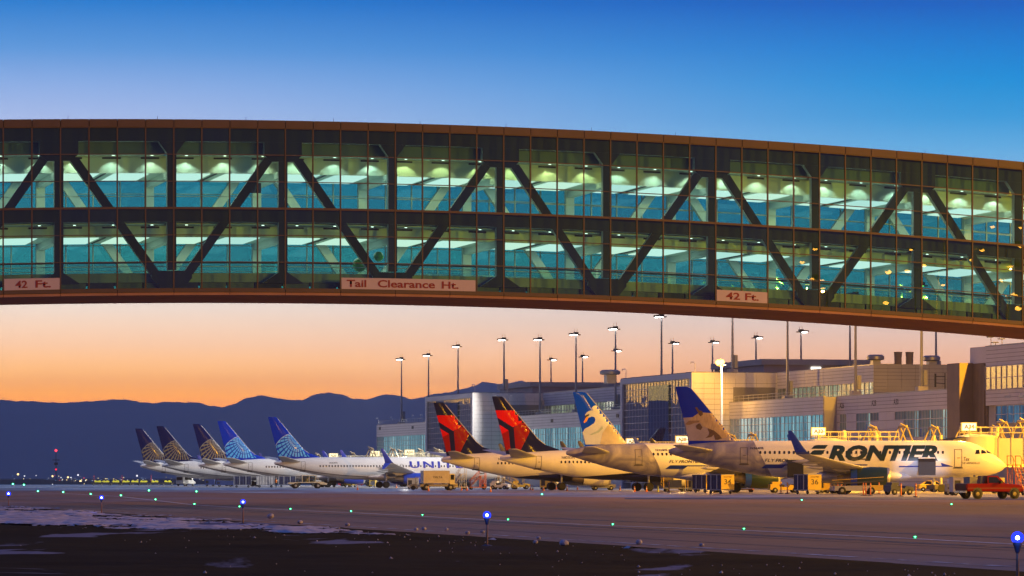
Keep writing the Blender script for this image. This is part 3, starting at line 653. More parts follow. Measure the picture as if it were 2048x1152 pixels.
for px in (2016, 2045): v, Y = v_on_u(px, U3); bp('louvre', MB().box(U3-.1, U3-.06, v-1, v+1, zz(796, Y), zz(791, Y)), metal_m)
# --- roof plant
def vent(px, v0, ztop, zbase, r):
    u, Y = u_on_v(px, v0); mb = MB(); mb.box(u-r*.45, u+r*.45, v0-r*.45, v0+r*.45, zbase, ztop-.6)
    mb.lathe([(ztop-.85,r*.8),(ztop-.7,r),(ztop-.25,r),(ztop,r*.75)], (u,v0,0), 'z', 12); bp('roof_ventilator', mb, metal_m)
vent(1751, 535, 20.35, ZU, 1.35); vent(1863, 535, 20.3, ZU, 1.35); vent(1220, 640, 20.9, ZU, 1.9)
for px in (1796, 1819):
    u, Y = u_on_v(px, 535); bp('exhaust_stack', MB().lathe([(ZU,.56),(20.0,.56),(20.05,.6),(20.6,.6),(20.65,.64),(20.8,.64)], (u,535,0), 'z', 14), brown_m)
u, Y = u_on_v(1745, 560); bp('screen', MB().box(u, u+4, 560, 560.2, ZU, ZU+1.3), shade_m)
for i, (px, U, zb) in enumerate(((757,181,ZL),(785,181,ZL),(829,181,ZL),(846,181,ZL),(950,175,ZU),(1252,175,ZU),(1390,175,ZU))):
    v, Y = v_on_u(px, U); bp('camera_arm', MB().path([(U,v,zb),(U,v,zb+1.5),(U,v+.5,zb+1.75),(U-.1,v+1.8,zb+1.8),(U-.1,v+2.0,zb+1.5)], .07, 6), mat('white_metal', (.75,.75,.75), .4, 0, .05, 1))
for va, vb, U in ((837,762,180.4), (717,613,180.4), (569,525,180.4)):
    mb = MB(); n = int((va-vb)/2.4)
    for i in range(n+1): mb.tube((U, va-(va-vb)*i/n, ZL), (U, va-(va-vb)*i/n, ZL+1.0), .03, n=5)
    for zr in (.55, 1.0): mb.tube((U,va,ZL+zr), (U,vb,ZL+zr), .03, n=5)
    bp('roof_rail', mb, rail_m)
u, Y = u_on_v(1866, 500); bp('antenna', MB().box(u-.12,u+.12,499,499.2,14.6,16.5).path([(u,499.3,16.1),(u+1.6,499.6,16.1)],.05).path([(u,499.3,15.2),(u+1.6,499.6,15.1)],.05).tube((u+1.65,499.6,ZL),(u+1.65,499.6,16.6),.08), dark_m)
for px, h in ((1982,1.3),(1991,.5),(2004,.9)): v, Y = v_on_u(px, U3+2); bp('antenna', MB().tube((U3+2,v,19.3),(U3+2,v,19.3+h),.05).box(U3+1.5,U3+2.3,v-.4,v+.4,19.3+h,19.3+h+.12), dark_m)
# ================================================================== airliners
def airfoil(le, te, t, n=9):
    """closed section as (chordwise x, half thickness y) pairs, x runs forward"""
    c = le-te; up = []
    for i in range(n+1):
        k = .5-.5*math.cos(math.pi*i/n); y = 5*t*(.2969*math.sqrt(k)-.126*k-.3516*k*k+.2843*k**3-.1036*k**4)*c
        up.append((le-k*c, max(y, 0)))
    return up
def ysec(x, le, te, t):
    c = le-te; k = min(1, max(0, (le-x)/c)); return 5*t*(.2969*math.sqrt(k)-.126*k-.3516*k*k+.2843*k**3-.1036*k**4)*c
def lifting(secs, mi=0):
    """secs: (le, te, thickness, place(x, half) -> two points) -> MB"""
    rings = []
    for le, te, t, place in secs:
        up = airfoil(le, te, t); a = [place(x, y) for x, y in up]; b = [place(x, -y) for x, y in up[1:-1]][::-1]
        rings.append(a+b)
    return MB().loft(rings, True, True, mi, True)
def poly_clip(pts):           # convex polygon -> clip planes (points clockwise or not)
    cx = sum(p[0] for p in pts)/len(pts); cz = sum(p[1] for p in pts)/len(pts); out = []
    for (a, b), (c, d) in zip(pts, pts[1:]+pts[:1]):
        n = Vector((d-b, 0, -(c-a)))
        if n.dot(Vector((cx-a, 0, cz-b))) > 0: n = -n
        out.append(((a, 0, b), n.normalized()))
    return out
def fus_mat(name, base, node_fn=None, rough=.32):
    if name in _M: return _M[name]
    m = mat(name, base, rough, 0, .05, .5, coat=.0, spec=.4); nt = m.node_tree; p = nt.nodes['Principled BSDF']
    if node_fn:
        t = nt.nodes.new('ShaderNodeTexCoord'); s = nt.nodes.new('ShaderNodeSeparateXYZ'); nt.links.new(t.outputs['Object'], s.inputs[0])
        src = p.inputs['Base Color'].links[0].from_socket
        def math_(op, a, b=None, c=None):
            n = nt.nodes.new('ShaderNodeMath'); n.operation = op
            for i, v in enumerate((a, b, c)):
                if v is None: continue
                if isinstance(v, (int, float)): n.inputs[i].default_value = v
                else: nt.links.new(v, n.inputs[i])
            return n.outputs[0]
        def mixc(f, a, col):
            x = nt.nodes.new('ShaderNodeMix'); x.data_type = 'RGBA'; nt.links.new(f, x.inputs[0]); nt.links.new(a, x.inputs[6])
            if isinstance(col, tuple): x.inputs[7].default_value = col+(1,)
            else: nt.links.new(col, x.inputs[7])
            return x.outputs[2]
        out = node_fn(nt, s.outputs[0], s.outputs[2], src, math_, mixc, t); nt.links.new(out, p.inputs['Base Color'])
    return m
NAVY = (.004,.007,.065); GOLD = (.20,.145,.065); UBLUE = (.004,.032,.40); ULIGHT = (.07,.42,.78)
def m_line(nt, x, z, src, M, X, t):       # pale grey belly below a line that climbs to the tail
    line = M('ADD', M('MULTIPLY', M('POWER', M('MAXIMUM', M('SUBTRACT', 1.0, M('DIVIDE', x, 19.0)), 0), 1.7), 2.35), 1.86)
    return X(M('LESS_THAN', z, line), src, (.50,.51,.54))
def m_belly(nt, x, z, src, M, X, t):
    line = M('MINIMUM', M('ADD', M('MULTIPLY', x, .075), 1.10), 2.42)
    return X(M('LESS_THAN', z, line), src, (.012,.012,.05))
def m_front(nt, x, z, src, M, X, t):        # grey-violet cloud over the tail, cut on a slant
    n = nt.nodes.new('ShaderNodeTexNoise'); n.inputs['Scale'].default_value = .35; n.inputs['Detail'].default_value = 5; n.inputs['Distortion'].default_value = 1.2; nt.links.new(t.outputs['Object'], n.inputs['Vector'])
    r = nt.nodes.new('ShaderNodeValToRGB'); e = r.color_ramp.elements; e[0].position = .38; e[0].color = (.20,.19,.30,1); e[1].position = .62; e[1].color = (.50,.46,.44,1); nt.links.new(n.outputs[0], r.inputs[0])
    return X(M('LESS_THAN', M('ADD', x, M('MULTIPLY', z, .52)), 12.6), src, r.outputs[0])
glassk = mat('cockpit_glass', (.012,.013,.016), .08, 0, .1, 1); tyre = mat('tyre', (.015,.015,.016), .8, 0, .2, 3); alloy = mat('bare_metal', (.55,.54,.52), .3, .9, .06, 2)
gearm = mat('gear_leg', (.45,.45,.45), .5, .2, .1, 2); winm = mat('cabin_window', (.02,.022,.03), .12, 0, .1, 1); linem = mat('seam', (.09,.08,.08), .7, 0, .1, 1)
reg_m = mat('registration', (.03,.03,.035), .6, 0, .05, 1)
K = {
 'b': dict(L=42.1, R=[(0,4.62,4.12,.2),(.25,4.7,4.02,.33),(.8,4.82,3.9,.46),(2,5.0,3.55,.74),(4,5.22,3.05,1.07),(6.5,5.38,2.5,1.4),(9,5.45,2.03,1.63),(11.5,5.46,1.68,1.78),(14,5.46,1.49,1.86),(16.5,5.46,1.45,1.88),(-6.5,5.46,1.45,1.88),(-5,5.43,1.46,1.87),(-3.9,5.32,1.5,1.79),(-3.1,5.08,1.56,1.66),(-2.3,4.55,1.68,1.42),(-1.5,4.05,1.84,1.12),(-.75,3.58,2.1,.76),(-.25,3.2,2.42,.4),(-.05,2.98,2.66,.16),(0.0,2.85,2.8,.02)],
   fin=[(5.1,6.3,.4),(.3,6.83),( -1.2,12.5)], win=3.86, h=4.0),
 'a': dict(L=37.57, R=[(0,4.95,4.55,.18),(.3,5.05,4.42,.32),(1,5.25,4.2,.48),(2.5,5.55,3.75,.87),(5,5.8,3.05,1.32),(7.5,5.9,2.5,1.66),(10,5.92,2.05,1.88),(12.5,5.92,1.82,1.96),(14.5,5.92,1.78,1.975),(-6.4,5.92,1.78,1.975),(-5,5.89,1.79,1.96),(-4,5.75,1.83,1.9),(-3.2,5.5,1.88,1.78),(-2.5,5.12,1.95,1.63),(-1.7,4.62,2.08,1.38),(-.95,4.12,2.3,1.0),(-.4,3.68,2.58,.63),(-.12,3.38,2.85,.34),(-.02,3.2,3.02,.14),(0.0,3.12,3.1,.02)], win=4.6, h=4.14)}
def airliner(name, label, kind, liv, tail_px, Y, head, group, L=None, detail=True, reg=None):
    k = K[kind]; L = L or k['L']; A = kind == 'a'
    loc = at(tail_px, HZ, Y); loc.z = 0
    root = thing(name, label, 'airplane', loc, head, group)
    st = []
    for i, (x, zt, zb, hw) in enumerate(k['R']):
        st.append(((x if i < 10-(1 if A else 0) else L+x), zt, zb, hw))
    def prof(x):
        for (a, b) in zip(st, st[1:]):
            if a[0] <= x <= b[0]:
                t = (x-a[0])/max(1e-6, b[0]-a[0]); return tuple(a[j]+(b[j]-a[j])*t for j in (1,2,3))
        return st[0][1:] if x < st[0][0] else st[-1][1:]
    def side(x, z, off=.02):          # near (starboard) flank
        zt, zb, hw = prof(x); zc, hh = (zt+zb)/2, (zt-zb)/2; q = max(-1, min(1, (z-zc)/max(hh, .01)))
        s = math.sqrt(max(0, 1-q*q)); return (x, -(hw*s)-off, z+ (off*q))
    n = 28; rings = []
    dense = []
    for a, b in zip(st, st[1:]):
        m_ = 1 if b[0]-a[0] < 3 else int((b[0]-a[0])/3)+1
        for q in range(m_): dense.append(a[0]+(b[0]-a[0])*q/m_)
    dense.append(st[-1][0])
    for x in dense:
        zt, zb, hw = prof(x); zc, hh = (zt+zb)/2, (zt-zb)/2
        rings.append([(x, hw*math.cos(2*math.pi*i/n), zc+hh*math.sin(2*math.pi*i/n)) for i in range(n)])
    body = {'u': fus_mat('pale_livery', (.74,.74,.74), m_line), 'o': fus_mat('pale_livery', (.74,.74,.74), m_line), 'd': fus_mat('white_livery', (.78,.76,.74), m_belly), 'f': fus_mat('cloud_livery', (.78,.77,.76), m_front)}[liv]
    fu = MB().loft(rings, True, True, 0, True).build('fuselage', body, root, sharp=60)
    # fin
    finm = {'u': mat('fin_blue', UBLUE, .07, 0, .05, 1, spec=.07, rv=.02), 'o': mat('fin_navy', NAVY, .07, 0, .05, 1, spec=.07, rv=.02), 'd': mat('fin_plum', (.009,.011,.075), .07, 0, .05, 1, spec=.07, rv=.02), 'f': mat('fin_sky', (.0,.06,.95), .07, 0, .05, 1, spec=.12, rv=.02)}[liv]
    if A: FS = [(5.2,8.4,2.25),(6.0,7.35,2.18),(6.9,6.62,2.05),(11.6,2.75,.85),(11.85,2.5,.8),(12.0,2.05,.8)]
    else: FS = [(4.9,8.9,.75),(5.55,7.9,.62),(6.15,6.1,.5),(6.9,5.1,.32),(12.2,.55,-1.1),(12.5,.2,-1.15)]
    def finsec(z):
        for (a, b) in zip(FS, FS[1:]):
            if a[0] <= z <= b[0]: t = (z-a[0])/(b[0]-a[0]); return a[1]+(b[1]-a[1])*t, a[2]+(b[2]-a[2])*t
        return FS[-1][1:] if z > FS[0][0] else FS[0][1:]
    lifts = []
    for z, le, te in FS: lifts.append((le, te, .095 if z > 6.5 else .085, (lambda z: lambda x, y: (x, y, z))(z)))
    fin = lifting(lifts).build('tail_fin', finm, root, sharp=50)
    def finmap(x, z, off=.015):
        le, te = finsec(z); return (x, -(ysec(x, le, te, .095))-off, z)
    fin_poly = [(FS[2][1], FS[2][0]), (FS[-1][1], FS[-1][0]), (FS[-1][2], FS[-1][0]), (FS[2][2]+.0, FS[2][0]), (FS[0][2], 5.55 if not A else 5.9), (FS[1][1]-.6, 5.55 if not A else 5.9)]
    # pale leading edge
    le_m = mat('fin_edge', (.6,.58,.56), .35, .2, .05, 1)
    mb = MB(); zs = [FS[2][0]+(FS[-2][0]-FS[2][0])*i/8 for i in range(9)]
    for a, b in zip(zs, zs[1:]): mb.tube((finsec(a)[0]+.01,0,a), (finsec(b)[0]+.01,0,b), .05, n=6)
    mb.build('leading_edge', le_m, fin)
    # tailplanes
    for sgn in (-1, 1):
        r_le, r_te, t_le, t_te, zr, dz, sp = (5.6,1.75,1.9,.6,4.75,.65,6.2) if A else (5.1,1.3,.55,-.75,4.55,.95,7.15)
        pl = lambda yy, zq: (lambda x, h: (x, yy, zq+h))
        lifting([(r_le, r_te, .1, pl(sgn*.3, zr)), (r_le+(t_le-r_le)*.5, r_te+(t_te-r_te)*.5, .1, pl(sgn*(.3+sp)/2, zr+dz*.5)), (t_le, t_te, .09, pl(sgn*sp, zr+dz)), (t_le-.3, t_te+.1, .03, pl(sgn*(sp+.12), zr+dz))]).build('tailplane', mat('tailplane_grey', (.5,.49,.48), .45, 0, .08, .8), root)
    # wings
    wm = mat('wing_grey', (.48,.47,.46), .42, .1, .1, .6); wlm = {'u': mat('winglet_blue', (.02,.05,.42), .3, 0, .05, 1), 'o': mat('winglet_navy', (.02,.03,.20), .3, 0, .05, 1), 'd': mat('winglet_plum', (.03,.03,.09), .3, 0, .05, 1), 'f': mat('winglet_sky', (.008,.04,.50), .3, 0, .05, 1)}[liv]
    rx = (L-13.1) if A else (L-15.6)
    for sgn in (-1, 1):
        pl = lambda yy, zq: (lambda x, h: (x, yy, zq+h))
        secs = [(rx, rx-7.4, .13, pl(sgn*1.2, 2.45)), (rx-.7, rx-7.2, .13, pl(sgn*1.95, 2.5)), (rx-3.0, rx-7.3, .12, pl(sgn*6.2, 2.95)), (rx-8.4, rx-10.1, .1, pl(sgn*16.6, 4.2)), (rx-8.7, rx-10.3, .1, pl(sgn*17.0, 4.3))]
        wg = lifting(secs).build('wing', wm, root)
        # winglet curving up from the tip
        tl, tt = rx-8.7, rx-10.3; wl = []
        for f, (dy, dz_, sw, ch) in enumerate(((.0,.02,0,1.6),(.35,.22,.35,1.35),(.5,.7,.75,1.1),(.62,2.35,1.9,.55),(.64,2.55,2.1,.3))):
            wl.append((tl-sw, tl-sw-ch, .08, (lambda Yq, Zq: (lambda x, h: (x, Yq+h, Zq)))(sgn*(17.0+dy), 4.3+dz_)))
        lifting(wl).build('winglet', wlm, wg)
        if not A and liv in ('u', 'o', 'd'):
            lifting([(tl-.5, tl-1.7, .08, (lambda Yq, Zq: (lambda x, h: (x, Yq+h, Zq)))(sgn*17.25, 4.42)), (tl-1.9, tl-2.35, .08, (lambda Yq, Zq: (lambda x, h: (x, Yq+h, Zq)))(sgn*17.85, 3.3))]).build('winglet', wlm, wg)
        for yy, xx in ((4.3,rx-6.3),(8.0,rx-6.8),(11.6,rx-7.9)):
            MB().lathe([(-2.2,.02),(-1.4,.2),(-.3,.28),(.8,.24),(1.8,.02)], (xx-.6, sgn*yy, 2.62+.115*yy*.75-.08), 'x', 10).build('flap_fairing', wm, wg)
        # engine
        ey, ex, ez, er = (5.75, L-13.0, 1.72, 1.27) if A else (4.83, L-16.0, 1.62, 1.04)
        nc = {'u': mat('nacelle_blue', (.015,.05,.42), .3, 0, .05, 1, coat=.4), 'o': mat('nacelle_grey', (.5,.5,.52), .35, 0, .05, 1), 'd': mat('nacelle_white', (.7,.69,.68), .35, 0, .05, 1), 'f': mat('nacelle_green', (.010,.030,.034), .35, 0, .08, 1, coat=.3)}[liv]
        ln = 4.3 if A else 4.0
        en = MB().lathe([(-ln,er*.74),(-ln+.7,er*.88),(-ln*.5,er*1.0),(-.9,er*.98),(-.32,er*.93)], (ex,sgn*ey,ez), 'x', 28, caps=False).build('engine', nc, root, sharp=60)
        MB().lathe([(-.32,er*.935),(-.12,er*.91),(0,er*.84),(-.08,er*.79),(-.6,er*.76),(-1.0,er*.74)], (ex,sgn*ey,ez), 'x', 28, caps=False).build('inlet_lip', alloy, en, sharp=80)
        mb = MB(); mb.lathe([(-1.05,er*.745),(-1.04,.3)], (ex,sgn*ey,ez), 'x', 24, caps=False); mb.lathe([(-1.04,.3),(-.6,.02)], (ex,sgn*ey,ez), 'x', 12); mb.build('fan', mat('fan_dark', (.03,.03,.032), .4, .5, .3, 6), en)
        MB().lathe([(-ln-1.5,.25),(-ln-.9,.42),(-ln+.4,er*.62)], (ex,sgn*ey,ez), 'x', 20).build('exhaust_nozzle', mat('nozzle', (.25,.21,.18), .4, .8, .1, 2), en, sharp=60)
        if liv == 'f': MB().lathe([(-ln-.01,er*.75),(-ln+.68,er*.885)], (ex,sgn*ey,ez), 'x', 28, caps=False).map(lambda x, y, z: (x, sgn*ey+(y-sgn*ey)*1.012, ez+(z-ez)*1.012)).build('blue_band', mat('band_blue', (.01,.06,.60), .35, 0, .05, 1), en, sharp=60)
        MB().prism([(ex-.9,ez+er*.85),(ex-ln-1.2,ez+er*.55),(ex-ln-2.2,2.75),(ex-2.4,2.95)], sgn*ey-.14, sgn*ey+.14, 'y').build('pylon', wm, en)
        # main gear
        gx, gyy = (L-17.7, 3.75) if A else (L-22.6, 2.86)
        g = MB().tube((gx,sgn*gyy,.5), (gx+.1,sgn*gyy*.93,2.6), .13, .16, 10).tube((gx-.02,sgn*gyy-.45,.56), (gx-.02,sgn*gyy+.45,.56), .08).build('landing_gear', gearm, root)
        for q in (-.42, .42): MB().lathe([(-.19,.34),(-.19,.48),(-.12,.56),(.12,.56),(.19,.48),(.19,.34)], (gx, sgn*gyy+q, .56), 'y', 20).build('wheel', tyre, g, sharp=50)
    gx = L-5.1 if A else L-4.0
    g = MB().tube((gx,0,.4), (gx+.15,0,2.2), .09, .1, 8).build('nose_gear', gearm, root)
    for q in (-.25, .25): MB().lathe([(-.1,.22),(-.1,.33),(-.05,.38),(.05,.38),(.1,.33),(.1,.22)], (gx, q, .38), 'y', 16).build('wheel', tyre, g, sharp=50)
    # belly fairing
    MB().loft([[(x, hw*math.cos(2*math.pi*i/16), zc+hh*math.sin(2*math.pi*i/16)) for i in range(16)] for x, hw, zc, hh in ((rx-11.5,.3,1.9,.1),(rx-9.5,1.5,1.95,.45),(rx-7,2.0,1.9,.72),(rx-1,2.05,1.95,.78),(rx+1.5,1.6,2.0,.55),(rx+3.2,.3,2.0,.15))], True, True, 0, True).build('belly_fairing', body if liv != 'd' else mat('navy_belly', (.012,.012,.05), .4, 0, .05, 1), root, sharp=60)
    # cabin windows (joined: a few centimetres each), doors, cockpit
    x0, x1 = (10.3, L-6.6) if A else (7.9, L-6.2)
    mb = MB(); x = x0; zc = k['win']
    while x < x1:
        pts = [side(x+a*.115, zc+b*.165, .012) for a, b in ((-1,-.6),(-.6,-1),(.6,-1),(1,-.6),(1,.6),(.6,1),(-.6,1),(-1,.6))]
        mb.add(pts, [tuple(range(8))]); x += .533
    struct(mb.build('cabin_windows', winm, fu), 'stuff')
    def frame(xa, xb, za, zb_, name='door', th=.05):
        q = [[(xa,za),(xb,za),(xb,za+th),(xa,za+th)],[(xa,zb_-th),(xb,zb_-th),(xb,zb_),(xa,zb_)],[(xa,za),(xa+th,za),(xa+th,zb_),(xa,zb_)],[(xb-th,za),(xb,za),(xb,zb_),(xb-th,zb_)],
             [(xa+.3,(za+zb_)/2),(xb-.2,(za+zb_)/2),(xb-.2,(za+zb_)/2+.06),(xa+.3,(za+zb_)/2+.06)],[(xa-.1,za-.12),(xb+.1,za-.12),(xb+.1,za-.02),(xa-.1,za-.02)]]
        decal(name, polys_bm(q), side, linem, fu)
    if A: frame(8.05,8.9,3.35,5.15); frame(L-5.75,L-4.9,2.95,4.95); frame(L-17.1,L-16.5,3.9,4.95,'emergency_exit',.035); frame(L-16.1,L-15.5,3.9,4.95,'emergency_exit',.035)
    else: frame(4.55,5.3,3.0,4.65); frame(L-5.3,L-4.5,2.65,4.45); frame(L-20.8,L-20.3,3.3,4.2,'emergency_exit',.035); frame(L-19.8,L-19.3,3.3,4.2,'emergency_exit',.035)
    e = L
    if A: cw = [[(e-3.45,4.42),(e-3.3,4.86),(e-2.95,4.9),(e-2.92,4.42)],[(e-2.76,4.45),(e-2.72,4.9),(e-2.35,4.8),(e-2.1,4.5)],[(e-2.22,4.86),(e-1.95,4.76),(e-1.45,4.44),(e-2.02,4.5)]]
    else: cw = [[(e-3.0,4.0),(e-2.95,4.4),(e-2.6,4.5),(e-2.5,4.02)],[(e-2.4,4.02),(e-2.45,4.5),(e-2.15,4.42),(e-1.9,4.08)],[(e-2.0,4.42),(e-1.8,4.3),(e-1.4,3.95),(e-1.8,4.08)]]
    for q in cw: decal('cockpit_window', polys_bm([q]), side, glassk, fu, dx=.15, dz=.12)
    root['_'] = 0; del root['_']
    return dict(root=root, fu=fu, fin=fin, side=side, finmap=finmap, finpoly=fin_poly, L=L, FS=FS, finsec=finsec)
def write(p, name, t, x0, x1, z0, z1, m, bold=0.0, shear=0.0, sp=1.0): decal(name, text_bm(t, 1, bold, shear, sp), p['side'], m, p['fu'], fit=(x0, x1, z0, z1), dz=.14, dx=.6)
def globe(p, col, linew, fill, line_col=None):
    """half globe cut by the fin: rings round a pole near the leading edge, spokes, alternate cells filled"""
    FS = p['FS']; zlo = 5.5
    tri = [(FS[3][1]-.12, FS[3][0]), (FS[4][1]-.12, FS[4][0]), (FS[4][2]+.04, FS[4][0]), (FS[3][2]+.04, FS[3][0]), (FS[1][2]+.05, zlo), (6.6, zlo), (6.0, 6.1)]
    cx, cz, r = 3.75, 5.75, 4.0
    circ = [(cx+r*math.cos(2*math.pi*i/36), cz+r*math.sin(2*math.pi*i/36)) for i in range(36)]
    clip = poly_clip(circ)+finclip(FS, 3, 4, zlo, .06)
    pole = (cx+.25, cz+r*.80); rad = [.35,.75,1.2,1.75,2.4,3.15,4.0,5.0]; cells = []; lines = []; a0, a1, na = R(165), R(345), 17
    P = lambda q, a: (pole[0]+q*math.cos(a)*.95, pole[1]+q*math.sin(a)*1.12)
    for j in range(len(rad)-1):
        for i in range(na):
            t0, t1 = a0+(a1-a0)*i/na, a0+(a1-a0)*(i+1)/na; g = fill
            ta, tb = t0+(t1-t0)*(.5-g/2), t0+(t1-t0)*(.5+g/2); ra, rb = rad[j]+.05, rad[j+1]-.05
            cells.append([P(ra,ta),P(ra,tb),P(rb,tb),P(rb,ta)])
    m = mat('globe_'+('light' if fill > .5 else 'gold'), col, .35, 0, .05, 1)
    o = decal('globe_blocks', polys_bm(cells), p['finmap'], m, p['fin'], clip, .6, .5); o['kind'] = 'stuff'
    ring = []
    for i in range(36):
        t0, t1 = 2*math.pi*i/36, 2*math.pi*(i+1)/36; C = lambda q, t: (cx+q*math.cos(t), cz+q*math.sin(t)); ring.append([C(r-.02,t0),C(r-.02,t1),C(r-.10,t1),C(r-.10,t0)])
    if linew:
        for j in range(1, len(rad)):
            for i in range(24): t0, t1 = a0+(a1-a0)*i/24, a0+(a1-a0)*(i+1)/24; ring.append([P(rad[j]-linew,t0),P(rad[j]-linew,t1),P(rad[j]+linew,t1),P(rad[j]+linew,t0)])
    o = decal('globe_lines', polys_bm(ring), lambda x, z: p['finmap'](x, z, .022), mat('globe_line_'+('light' if fill > .5 else 'gold'), line_col or col, .35, 0, .05, 1), p['fin'], clip, .6, .5); o['kind'] = 'stuff'
def finclip(FS, a, b, zlo, e=0.0):      # leading edge, trailing edge, foot and top of the fin
    out = [((0,0,zlo),(0,0,-1)), ((0,0,FS[-1][0]),(0,0,1))]
    for i, sg in ((1, 1), (2, -1)):
        (z0, x0), (z1, x1) = (FS[a][0], FS[a][i]-sg*e), (FS[b][0], FS[b][i]-sg*e)
        n = Vector((z1-z0, 0, -(x1-x0))).normalized()*sg; out.append(((x0,0,z0), n))
    return out
AG = 'airliners parked nose-in along the concourse'
UA = []
for i, (px, Y, liv, lb) in enumerate(((549,660.8,'u','white airliner with large blue letters on its side and light blue globe tail'),
        (447,707,'u','white airliner with blue globe tail parked behind the lettered one'),
        (397,746,'o','white airliner with navy tail and gold globe, nearest of the three gold globe tails'),
        (324,775.6,'o','white airliner with navy tail and gold globe, middle of the three gold globe tails'),
        (281,814,'o','white airliner with navy tail and gold globe, leftmost and farthest of the row'))):
    p = airliner('airliner', lb, 'b', liv, px, Y, PHI, AG); UA.append(p)
    if liv == 'u': globe(p, ULIGHT, 0, .62, (.45,.55,.68))
    else: globe(p, GOLD, .03, .38, (.24,.22,.19))
    pts = [(0.3,4.2),(2,3.75),(4,3.3),(6,2.95),(8.3,2.6),(11,2.3),(13.7,2.1),(17,1.92),(20,1.87)]
    decal('cheat_line', polys_bm([[(a, b-.04),(c, d-.04),(c, d+.05),(a, b+.05)] for (a, b), (c, d) in zip(pts, pts[1:])]), p['side'], mat('cheat_dark', (.04,.04,.06), .4, 0, .05, 1), p['fu'])
    if i == 0:
        write(p, 'lettering', 'UNITED', 24.0, 36.2, 3.5, 4.7, mat('letter_blue', (.006,.02,.38), .4, 0, .05, 1), .025, 0, 1.3)
        write(p, 'registration', 'N36472', 9.6, 11.0, 4.3, 4.55, reg_m, .01)
DX = lambda q: [((a/6.4+980-1001)/14.75, EYE+(956-(b/6.4+740))/15.1) for a, b in q]
for px, Y, lb, L, reg in ((1001,494.7,'airliner with dark tail and red folded triangle emblem, nearer and amber lit of the two',42.1,'N822DN'), (883,534,'airliner with dark tail and red folded triangle emblem, farther and greyer of the two',39.5,'N3734B')):
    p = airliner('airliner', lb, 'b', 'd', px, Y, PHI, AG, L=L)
    br, dr = mat('emblem_red', (.60,.004,.006), .10, 0, .05, 1, spec=.08, rv=.03), mat('emblem_dark_red', (.26,.006,.010), .10, 0, .05, 1, spec=.08, rv=.03)
    FS = p['FS']; clip = finclip(FS, 3, 4, 5.42)
    for nm, q, m in (('emblem_top', [(40,520),(330,520),(430,655),(335,715),(290,735),(60,590)], br), ('emblem_right', [(430,655),(510,785),(385,1035),(325,1035),(300,742),(335,716)], dr),
                     ('emblem_tip', [(60,665),(235,775),(120,835)], br), ('emblem_left', [(120,835),(235,775),(265,1035),(140,1035)], dr)):
        decal(nm, polys_bm([DX(q)]), p['finmap'], m, p['fin'], clip, .5, .4)
    write(p, 'registration', reg, 8.0, 9.7, 4.28, 4.6, reg_m, .01)
# two with pictured tails
def pict(px0, s, ox, oy, sc, q): return [((a/sc+ox-px0)/(s*.97), EYE+(956-(b/sc+oy))/s) for a, b in q]
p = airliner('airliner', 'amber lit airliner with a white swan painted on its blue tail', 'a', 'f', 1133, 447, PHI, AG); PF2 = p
T = lambda q: pict(1133, 16.85, 980, 740, 6.4, q)
FS = p['FS']; clip = finclip(FS, 2, 3, 5.75)
sw = mat('swan_white', (.56,.62,.80), .4, 0, .1, .8)
decal('swan', polys_bm([T([(1215,575),(1235,540),(1270,518),(1318,512),(1300,480),(1330,455),(1420,430),(1800,760),(1900,980),(1230,985),(1195,880),(1180,810),(1215,748),(1270,718),(1330,678),(1350,632),(1335,597),(1300,590),(1265,606),(1235,602)])]), p['finmap'], sw, p['fin'], clip, .4, .3)
decal('swan_beak', polys_bm([T([(1225,585),(1262,600),(1238,650),(1205,675),(1199,660),(1220,620)])]), lambda x, z: p['finmap'](x, z, .03), mat('beak_orange', (.75,.32,.03), .4, 0, .05, 1), p['fin'], clip, .4, .3)
decal('swan_mask', polys_bm([T([(1212,580),(1270,558),(1262,584),(1236,592),(1226,610),(1218,606)])]), lambda x, z: p['finmap'](x, z, .035), reg_m, p['fin'], clip, .4, .3)
decal('swan_wing', polys_bm([T([(1280,822),(1380,772),(1435,712),(1446,745),(1392,795),(1300,830)])]), lambda x, z: p['finmap'](x, z, .03), mat('feather_blue', (.34,.46,.56), .4, 0, .1, 1), p['fin'], clip, .4, .3)
decal('cloud', polys_bm([T([(1440,800),(1520,690),(1800,760),(1900,985),(1400,985)])]), lambda x, z: p['finmap'](x, z, .028), mat('cloud_tan', (.50,.45,.42), .4, 0, .25, .6), p['fin'], clip, .4, .3)
bl = mat('stripe_blue', (.008,.03,.36), .35, 0, .05, 1)
def common(p, reg, x0):
    write(p, 'registration', reg, x0, x0+1.5, 4.95, 5.2, reg_m, .012)
    write(p, 'lettering', 'FLY', x0+1.6, x0+2.75, 3.55, 3.9, reg_m, 0, .25); write(p, 'lettering', 'FRONTIER', x0+2.8, x0+5.6, 3.55, 3.9, reg_m, .02, .25); write(p, 'lettering', '.COM', x0+5.65, x0+6.9, 3.55, 3.9, reg_m, 0, .25)
    decal('stripe', polys_bm([[(x0+1.2,2.85),(x0+1.75,3.28),(x0+13,3.28),(x0+13,3.16),(x0+3.9,3.16),(x0+3.5,2.85)]]), p['side'], bl, p['fu'])
common(p, 'N324FR', 10.6)
HF1 = R(-4.0)
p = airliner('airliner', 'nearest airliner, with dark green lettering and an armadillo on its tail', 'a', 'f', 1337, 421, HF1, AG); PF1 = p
T = lambda q: [((a/6.4+1220-1340)/17.85, EYE+(956-(b/6.4+700))/17.85) for a, b in q]
FS = p['FS']; clip = finclip(FS, 2, 3, 5.75)
p['fin'].data.materials[0] = mat('fin_deep_blue', (.006,.022,.50), .07, 0, .05, 1, spec=.3, rv=.02)
